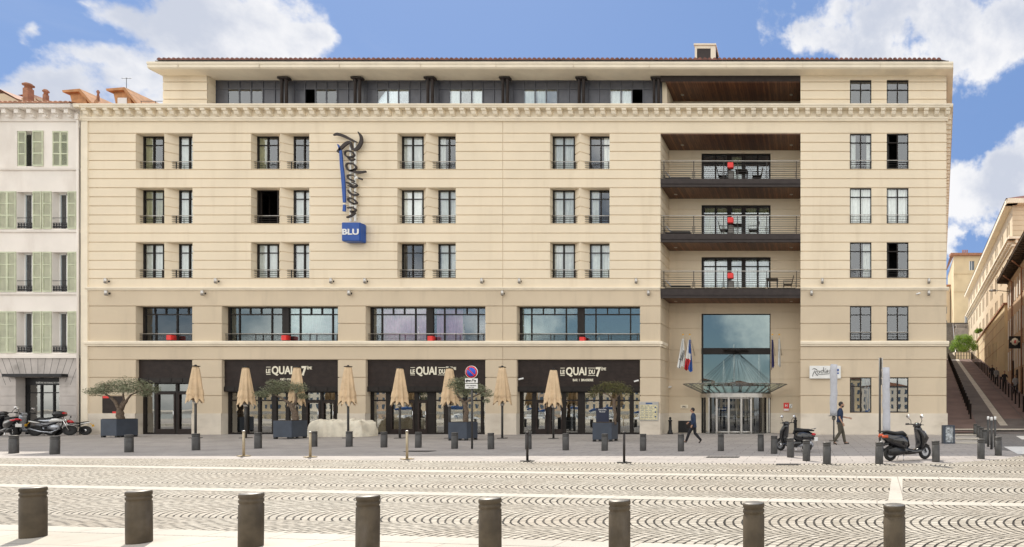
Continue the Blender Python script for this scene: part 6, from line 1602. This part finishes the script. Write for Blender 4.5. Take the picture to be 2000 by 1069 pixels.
def person(loc, rz, H, label, J, shirt, trousers, sleeve='short', jacket=False, bag=False, long_hair=False):
    """J: dict of joint positions for a 1.78 m body facing +x, y to its left"""
    t = thing('person', loc, label, 'person', None, rz); s = H/1.78; t.scale = (s, s, s)
    V, E, Rr = [], [], []
    def add(p, r_, par=None):
        V.append(p); Rr.append(r_); i = len(V)-1
        if par is not None: E.append((par, i))
        return i
    pel = add((0, 0, .95), (.12, .10)); sp_ = add((.01, 0, 1.12), (.11, .09), pel); ch = add((.02, 0, 1.32), (.135, .10), sp_); nk0 = add((.03, 0, 1.45), (.07, .06), ch)
    nk = add((.045, 0, 1.53), (.048, .048), nk0); hd = add((.06, 0, 1.60), (.05, .05), nk)
    for sd in ('l', 'r'):
        q = 1 if sd == 'l' else -1
        hip = add((0, .09*q, .90), (.085, .08), pel); kn = add(J['knee_'+sd], (.055, .055), hip); an = add(J['ank_'+sd], (.038, .038), kn)
        toe = J['toe_'+sd]; add(toe, (.028, .04), an)
        shd = add((.02, .17*q, 1.41), (.055, .055), ch); el = add(J['el_'+sd], (.04, .04), shd); wr = add(J['wr_'+sd], (.026, .028), el)
        W_ = Vector(J['wr_'+sd]); dr = (W_-Vector(J['el_'+sd])).normalized(); pm = W_+dr*.06; pi_ = add(tuple(pm), (.030, .018), wr)
        side = dr.cross(Vector((0, 1, 0))).normalized()
        for k in range(4):
            b0_ = pm+dr*.03+side*(k-1.5)*.02; e0 = add(tuple(b0_), .010, pi_); add(tuple(b0_+dr*(.05+.012*(k in (1, 2)))+Vector((0, -q*.015, 0))), .008, e0)
        tb_ = add(tuple(W_+dr*.03+side*.035), .011, wr); add(tuple(W_+dr*.08+side*.05), .009, tb_)
    skin_mesh('body', V, E, Rr, 'skin', t)
    # clothes: tapered sleeves of cloth that follow the limbs
    def lmesh(name, mb, m): o = build(name, mb, m); o.parent = t; return o
    def ball(mb, c, r, n=20):
        pr = [(math.sin(math.pi*k/12), -math.cos(math.pi*k/12)) for k in range(13)]
        b_ = MB(); b_.lathe([(max(a, .002), h) for a, h in pr], (0, 0, 0), n); mb.join(b_, Matrix.Translation(c) @ Matrix.Diagonal((r[0], r[1], r[2], 1)))
    hb2 = MB(); ball(hb2, (.075, 0, 1.648), (.096, .074, .122)); hb2.tube([(.155, 0, 1.675), (.185, 0, 1.635), (.165, 0, 1.618)], [.012, .02, .012], 8)
    for q in (-1, 1): ball(hb2, (.07, .076*q, 1.64), (.022, .012, .034), 10)
    lmesh('head', hb2, 'skin')
    mb = MB(); mb.tube([(0, 0, .80), (0, 0, .86), (0, 0, .96), (.005, 0, 1.03)], [(.08, .07), (.165, .125), (.16, .12), (.145, .11)], 18)
    for sd in ('l', 'r'):
        q = 1 if sd == 'l' else -1; hip = Vector((0, .085*q, .92)); kk_ = Vector(J['knee_'+sd]); an = Vector(J['ank_'+sd])
        mb.tube([hip, hip.lerp(kk_, .35), hip.lerp(kk_, .75), kk_, kk_.lerp(an, .35), kk_.lerp(an, .7), kk_.lerp(an, 1.0)], [.095, .10, .08, .072, .07, .06, .058], 14)
    lmesh('trousers', mb, trousers)
    mb = MB(); z0_ = .80 if jacket else .93
    mb.tube([(0, 0, z0_), (0, 0, z0_+.02), (.01, 0, 1.08), (.02, 0, 1.24), (.02, 0, 1.36), (.022, 0, 1.42), (.03, 0, 1.465), (.038, 0, 1.51)], [(.17, .135), (.175, .14), (.155, .12), (.17, .128), (.185, .125), (.165, .11), (.10, .08), (.062, .06)], 20)
    for sd in ('l', 'r'):
        q = 1 if sd == 'l' else -1; A = Vector((.02, .165*q, 1.40)); el = Vector(J['el_'+sd]); wr = Vector(J['wr_'+sd])
        if sleeve == 'short': mb.tube([A+Vector((0, -.03*q, .02)), A.lerp(el, .2), A.lerp(el, .5), A.lerp(el, .85)], [.06, .07, .066, .068], 14)
        else: mb.tube([A+Vector((0, -.03*q, .02)), A.lerp(el, .2), A.lerp(el, .6), el, el.lerp(wr, .5), el.lerp(wr, .95)], [.06, .07, .062, .056, .05, .045], 14)
    lmesh('jacket' if jacket else 'shirt', mb, shirt)
    mb = MB(); ball(mb, (.05, 0, 1.678), (.104, .084, .108)); 
    if long_hair: ball(mb, (.015, 0, 1.62), (.07, .075, .10)); ball(mb, (.09, 0, 1.735), (.07, .07, .05))
    lmesh('hair', mb, 'hair')
    if 'bearded' in label: mb = MB(); ball(mb, (.105, 0, 1.585), (.068, .066, .055)); lmesh('beard', mb, 'hair')
    for sd in ('l', 'r'):
        V, E, Rr = [], [], []; an = Vector(J['ank_'+sd]); toe = Vector(J['toe_'+sd]); h_ = (an-toe); hl = an+Vector((-.04, 0, -.05)) if an.z < .14 else an+(an-toe)*.25
        a = add(tuple(hl), (.045, .04)); b_ = add(tuple(an.lerp(toe, .5)+Vector((0, 0, -.012))), (.045, .04), a); add(tuple(toe+(toe-an)*.15), (.04, .028), b_)
        skin_mesh('shoe', V, E, Rr, 'leather', t)
    if bag:
        mb = MB(); w_ = J['wr_r']; mb2 = MB(); o_ = t
        mb.bbox(w_[0]-.12, w_[0]+.12, w_[1]-.05, w_[1]+.05, w_[2]-.28, w_[2]-.1, .02)
        me = build('handbag_tmp', mb, 'fascia'); me.name = 'handbag'; me.parent = None
        mt = Matrix.Translation(loc) @ Matrix.Rotation(rz, 4, 'Z') @ Matrix.Diagonal((s, s, s, 1)); me.data.transform(Matrix.Translation((-w_[0], -w_[1], -w_[2]+.28))); me.matrix_world = mt @ Matrix.Translation((w_[0], w_[1], w_[2]-.28))
        tag(me, 'small dark brown bag carried low by the walking person in navy', 'bag')
    return t
stride = dict(knee_l=(.22, .09, .52), ank_l=(.36, .09, .12), toe_l=(.52, .09, .10), knee_r=(-.05, -.09, .50), ank_r=(-.34, -.09, .16), toe_r=(-.24, -.09, .03),
              el_l=(-.10, .25, 1.14), wr_l=(.02, .27, .92), el_r=(.08, -.24, 1.16), wr_r=(.28, -.22, 1.04))
s2 = dict(stride); s2.update(knee_l=(.14, .09, .51), ank_l=(.22, .09, .10), toe_l=(.38, .09, .06), knee_r=(-.0, -.09, .5), ank_r=(-.24, -.09, .13), toe_r=(-.13, -.09, .03), el_l=(.10, .25, 1.16), wr_l=(.38, .24, 1.10), el_r=(-.03, -.25, 1.13), wr_r=(.10, -.27, .90))
x, Y = G(1640, 868.5)
person((x, Y, -.01), 0, 1.80, 'bearded man in dark polo shirt and olive trousers walking right', s2, 'navy', 'olive_cloth')
x, Y = G(1355, 866)
person((x, Y, -.01), R(180), 1.55, 'person in a navy jacket and black trousers striding left in front of the entrance', stride, 'navy', 'black_cloth', 'long', True, True)
for i, (px_, Y, lab, sh_, tr_) in enumerate(((1983, 50.5, 'person in a pale top on the ramp pavement, nearest to the hanging sign', 'grey_cloth', 'black_cloth'), (1962, 54, 'dark dressed person on the ramp pavement, second from the right', 'black_cloth', 'black_cloth'),
                                         (1946, 57.5, 'person in a grey top on the ramp pavement, third from the right', 'grey_cloth', 'black_cloth'), (1938, 60.5, 'dark dressed person on the ramp pavement, furthest uphill', 'black_cloth', 'black_cloth'))):
    st_ = dict(s2) if i % 2 else dict(stride)
    person((min(fx(px_, Y), XB(Y)-.35), Y, gr(Y)+.04), R(-100), 1.72, lab, st_, sh_, tr_, 'long', i % 2 == 0)

# ================================================================== WHAT THE WINDOWS MIRROR: the harbour behind the viewer
sheet('harbour_water', [[(-400, -400), (400, -400), (400, -8.9), (-400, -8.9)]], -1.1, 'water')
mb = MB(); mb.box(-400, 400, -9.2, -8.7, -1.5, .02); tag(build('quay_edge', mb, 'kerb'), kind='structure')
def boat():
    t = thing('sailing_boat', (0, 0, 0), 'x', 'boat', 'sailing boats moored at the quay')
    mb = MB(); mb.tube([(0, -5, .1), (0, -3, .1), (0, 0, .1), (0, 3, .12), (0, 4.6, .2)], [(.05, .25), (.9, .55), (1.5, .65), (1.3, .6), (.9, .5)], 14); build('hull', mb, 'hull', t)
    mb = MB(); mb.bbox(-.8, .8, -1.5, 2.2, .7, 1.2, .15); build('cabin', mb, 'hull', t)
    mb = MB(); mb.tube([(0, -.8, .6), (0, -.8, 13)], .09, 8); mb.tube([(0, -.8, 1.9), (0, 3.4, 1.8)], .07, 6)
    for p in ((-1.3, -.6, .6), (1.3, -.6, .6), (0, -4.9, .5), (0, 4.5, .6)): mb.tube([p, (0, -.8, 12.8)], .018, 4)
    mb.tube([(-1, -.8, 7), (1, -.8, 7)], .03, 5); build('mast', mb, 'hull', t)
    mb = MB(); mb.tube([(0, -.6, 2.1), (0, 1.5, 2.15), (0, 3.3, 2.0)], [.16, .2, .1], 10); build('sail_cover', mb, 'boatblue', t); return t
bt = None; k = 0
for row, Yb in enumerate((-15, -34)):
    for i in range(12):
        X = -62+i*6.4+row*2.3; Yv = Yb-random.uniform(0, 2); lab = 'white sailing boat, %s from the left in the %s row of boats' % (ordn(i), ('near', 'far')[row])
        if bt is None: bt = boat(); o = bt; o.location = (X, Yv, -.9); o['label'] = lab
        else: o = copy_tree(bt, None, (X, Yv, -.9), random.uniform(-.1, .1), lab)
        sc_ = random.uniform(.8, 1.15); o.scale = (sc_, sc_, sc_)
cols_ = ['sidewall', 'yellowwall', 'trim', 'pinkwall']
rndb = random.Random(3); X = -260
for i in range(22):
    w = rndb.uniform(16, 26); h = rndb.uniform(9, 14); Y = -190-rndb.uniform(0, 6); m = cols_[i % 4]
    t = thing('quayside_house', (X+w/2, Y, 0), 'row house on the far quay behind the viewer, %s from the left' % ordn(i), 'house', 'houses on the far quay')
    mb = MB(); mb.box(X, X+w-.3, Y-12, Y, -.5, h); build('wall', mb, m, t)
    mb = MB(); mb.prism([(X-.3, h), (X+w, h), (X+w/2, h+2.2)], Y-12, Y+.4); build('roof', mb, 'tilee', t)
    mb = MB()
    for fl_ in range(int(h//3.2)):
        for q in range(int(w//3)): mb.box(X+1+q*3, X+2.1+q*3, Y+.01, Y+.05, fl_*3.2+.8, fl_*3.2+2.6)
    build('windows', mb, 'skyglass', t); X += w
mb = MB(); mb.tube([(-420, -330, -30), (-200, -340, 12), (-60, -350, 30), (60, -340, 18), (300, -330, 5), (450, -330, -20)], [(60, 30)]*6, 20); pass
mb = MB(); mb.box(-420, 420, -420, -189, -1.2, -.3); tag(build('far_quay', mb, 'kerb'), kind='structure')

# ================================================================== SKY, SUN, CAMERA
SUNEL = R(50); saz = math.atan2(-.787, 1.0)       # towards the back left
sd = Vector((math.sin(saz)*math.cos(SUNEL), math.cos(saz)*math.cos(SUNEL), math.sin(SUNEL)))
w = bpy.data.worlds.new('World'); sc.world = w; w.use_nodes = True
t = NT(w.node_tree); bg = t.n['Background']
sky = t.node('ShaderNodeTexSky', sky_type='NISHITA'); sky.sun_disc = False; sky.sun_elevation = SUNEL; sky.sun_rotation = saz
sky.altitude = 10; sky.air_density = 1.0; sky.dust_density = .6; sky.ozone_density = 2.2
gen = t.node('ShaderNodeTexCoord').outputs['Generated']
nrm = t.node('ShaderNodeVectorMath', operation='NORMALIZE'); t.l.new(gen, nrm.inputs[0]); dirv = nrm.outputs[0]
x, y, z = t.sep(dirv)
yc = t.m('MAXIMUM', y, .08)
a_ = t.m('DIVIDE', x, yc); b_ = t.m('DIVIDE', z, yc)
blobs = [(240, 30, 100, 55), (600, 60, 70, 40), (230, 120, 140, 50), (420, 40, 190, 95), (560, 85, 95, 62), (330, 30, 90, 70), (470, 110, 190, 60), (300, 160, 150, 62), (120, 165, 170, 58), (20, 185, 90, 55), (380, 200, 130, 60), (60, 75, 48, 20), (180, 12, 50, 20),
         (1760, 30, 200, 110), (1690, 90, 140, 55), (1900, 60, 190, 95), (1800, 120, 170, 52), (2010, 40, 150, 100), (1590, 70, 40, 45), (1900, 395, 100, 70), (1975, 335, 80, 50), (1990, 400, 110, 50), (1870, 470, 60, 40), (2100, 300, 130, 60)]
w_a = t.m('MULTIPLY', t.m('SUBTRACT', t.noise(dirv, 9.0, 5, .6), .5), .22); w_b = t.m('MULTIPLY', t.m('SUBTRACT', t.noise(t.comb(z, x, y), 9.0, 5, .6), .5), .16)
a_ = t.m('ADD', a_, w_a); b_ = t.m('ADD', b_, w_b)
fld = None
for px_, py_, rx, rz_ in blobs:
    A, B_ = (px_-PX)/F, (PY-py_)/F
    u = t.m('DIVIDE', t.m('SUBTRACT', a_, A), rx/F); v = t.m('DIVIDE', t.m('SUBTRACT', b_, B_), rz_/F)
    d2 = t.m('ADD', t.m('MULTIPLY', u, u), t.m('MULTIPLY', v, v))
    q = t.m('MULTIPLY', t.m('SUBTRACT', 1.0, t.m('SQRT', d2)), min(1.5, .35+rz_/55))
    fld = q if fld is None else t.m('SMOOTH_MAX', fld, q, .5)
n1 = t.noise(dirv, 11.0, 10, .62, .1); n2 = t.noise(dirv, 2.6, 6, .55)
front = t.ramp(y, .1, .25)
fcl = t.m('ADD', fld, t.m('MULTIPLY', t.m('SUBTRACT', n1, .5), 3.6))
cf = t.m('MULTIPLY', t.ramp(fcl, -.05, .62), front)
back = t.m('MULTIPLY', t.ramp(t.m('ADD', n2, t.m('MULTIPLY', n1, .25)), .50, .66), t.m('SUBTRACT', 1.0, front))  # unseen clouds behind the camera, added to light the shaded facade
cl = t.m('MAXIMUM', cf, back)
wisp = t.m('MULTIPLY', t.ramp(t.noise(t.comb(t.m('MULTIPLY', x, 1), y, t.m('MULTIPLY', z, 2.5)), 3.5, 8, .62, .4), .5, .85), .35)
shade = t.ramp(t.m('ADD', t.noise(dirv, 6.0, 6, .6), t.m('MULTIPLY', t.m('SUBTRACT', fcl, .6), .09)), .44, .70)
ccol = t.mix(shade, (7.6, 7.6, 7.75), (4.9, 5.25, 6.1)); ccol = t.mix(front, (14.6, 14.2, 13.5), ccol)  # added rear clouds made far brighter than the visible ones, as facade fill
skycol = t.mix(t.m('MULTIPLY', .8, t.m('ADD', .45, t.m('MULTIPLY', front, .55))), sky.outputs[0], t.mix(front, (4.6, 5.4, 6.3), (1.65, 2.8, 5.5)))
skyc = t.mix(t.m('MULTIPLY', wisp, .5), skycol, (5.5, 5.9, 6.8))
up_ = t.ramp(z, -.02, .03)
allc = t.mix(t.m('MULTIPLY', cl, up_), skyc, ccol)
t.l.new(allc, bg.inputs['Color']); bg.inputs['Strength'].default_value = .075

sun = bpy.data.lights.new('sun', 'SUN'); sun.energy = 3.0; sun.angle = R(.55); sun.color = (1.0, .93, .82)
so = bpy.data.objects.new('sun', sun); C.objects.link(so); so.rotation_euler = sd.to_track_quat('Z', 'Y').to_euler(); so.location = (-20, 60, 60)

cam = bpy.data.cameras.new('camera'); co = bpy.data.objects.new('camera', cam); C.objects.link(co)
co.location = (0, 0, EYE); co.rotation_euler = (R(90), 0, 0)
cam.sensor_fit = 'HORIZONTAL'; cam.sensor_width = 36; cam.lens = 36*F/2000
cam.shift_x = -(PX-1000)/2000; cam.shift_y = (PY-534.5)/2000; cam.clip_end = 3000; cam.clip_start = .05
sc.camera = co
vs = sc.view_settings; vs.view_transform = 'Standard'; vs.look = 'None'; vs.exposure = .75; vs.gamma = 1.0; vs.use_curve_mapping = False
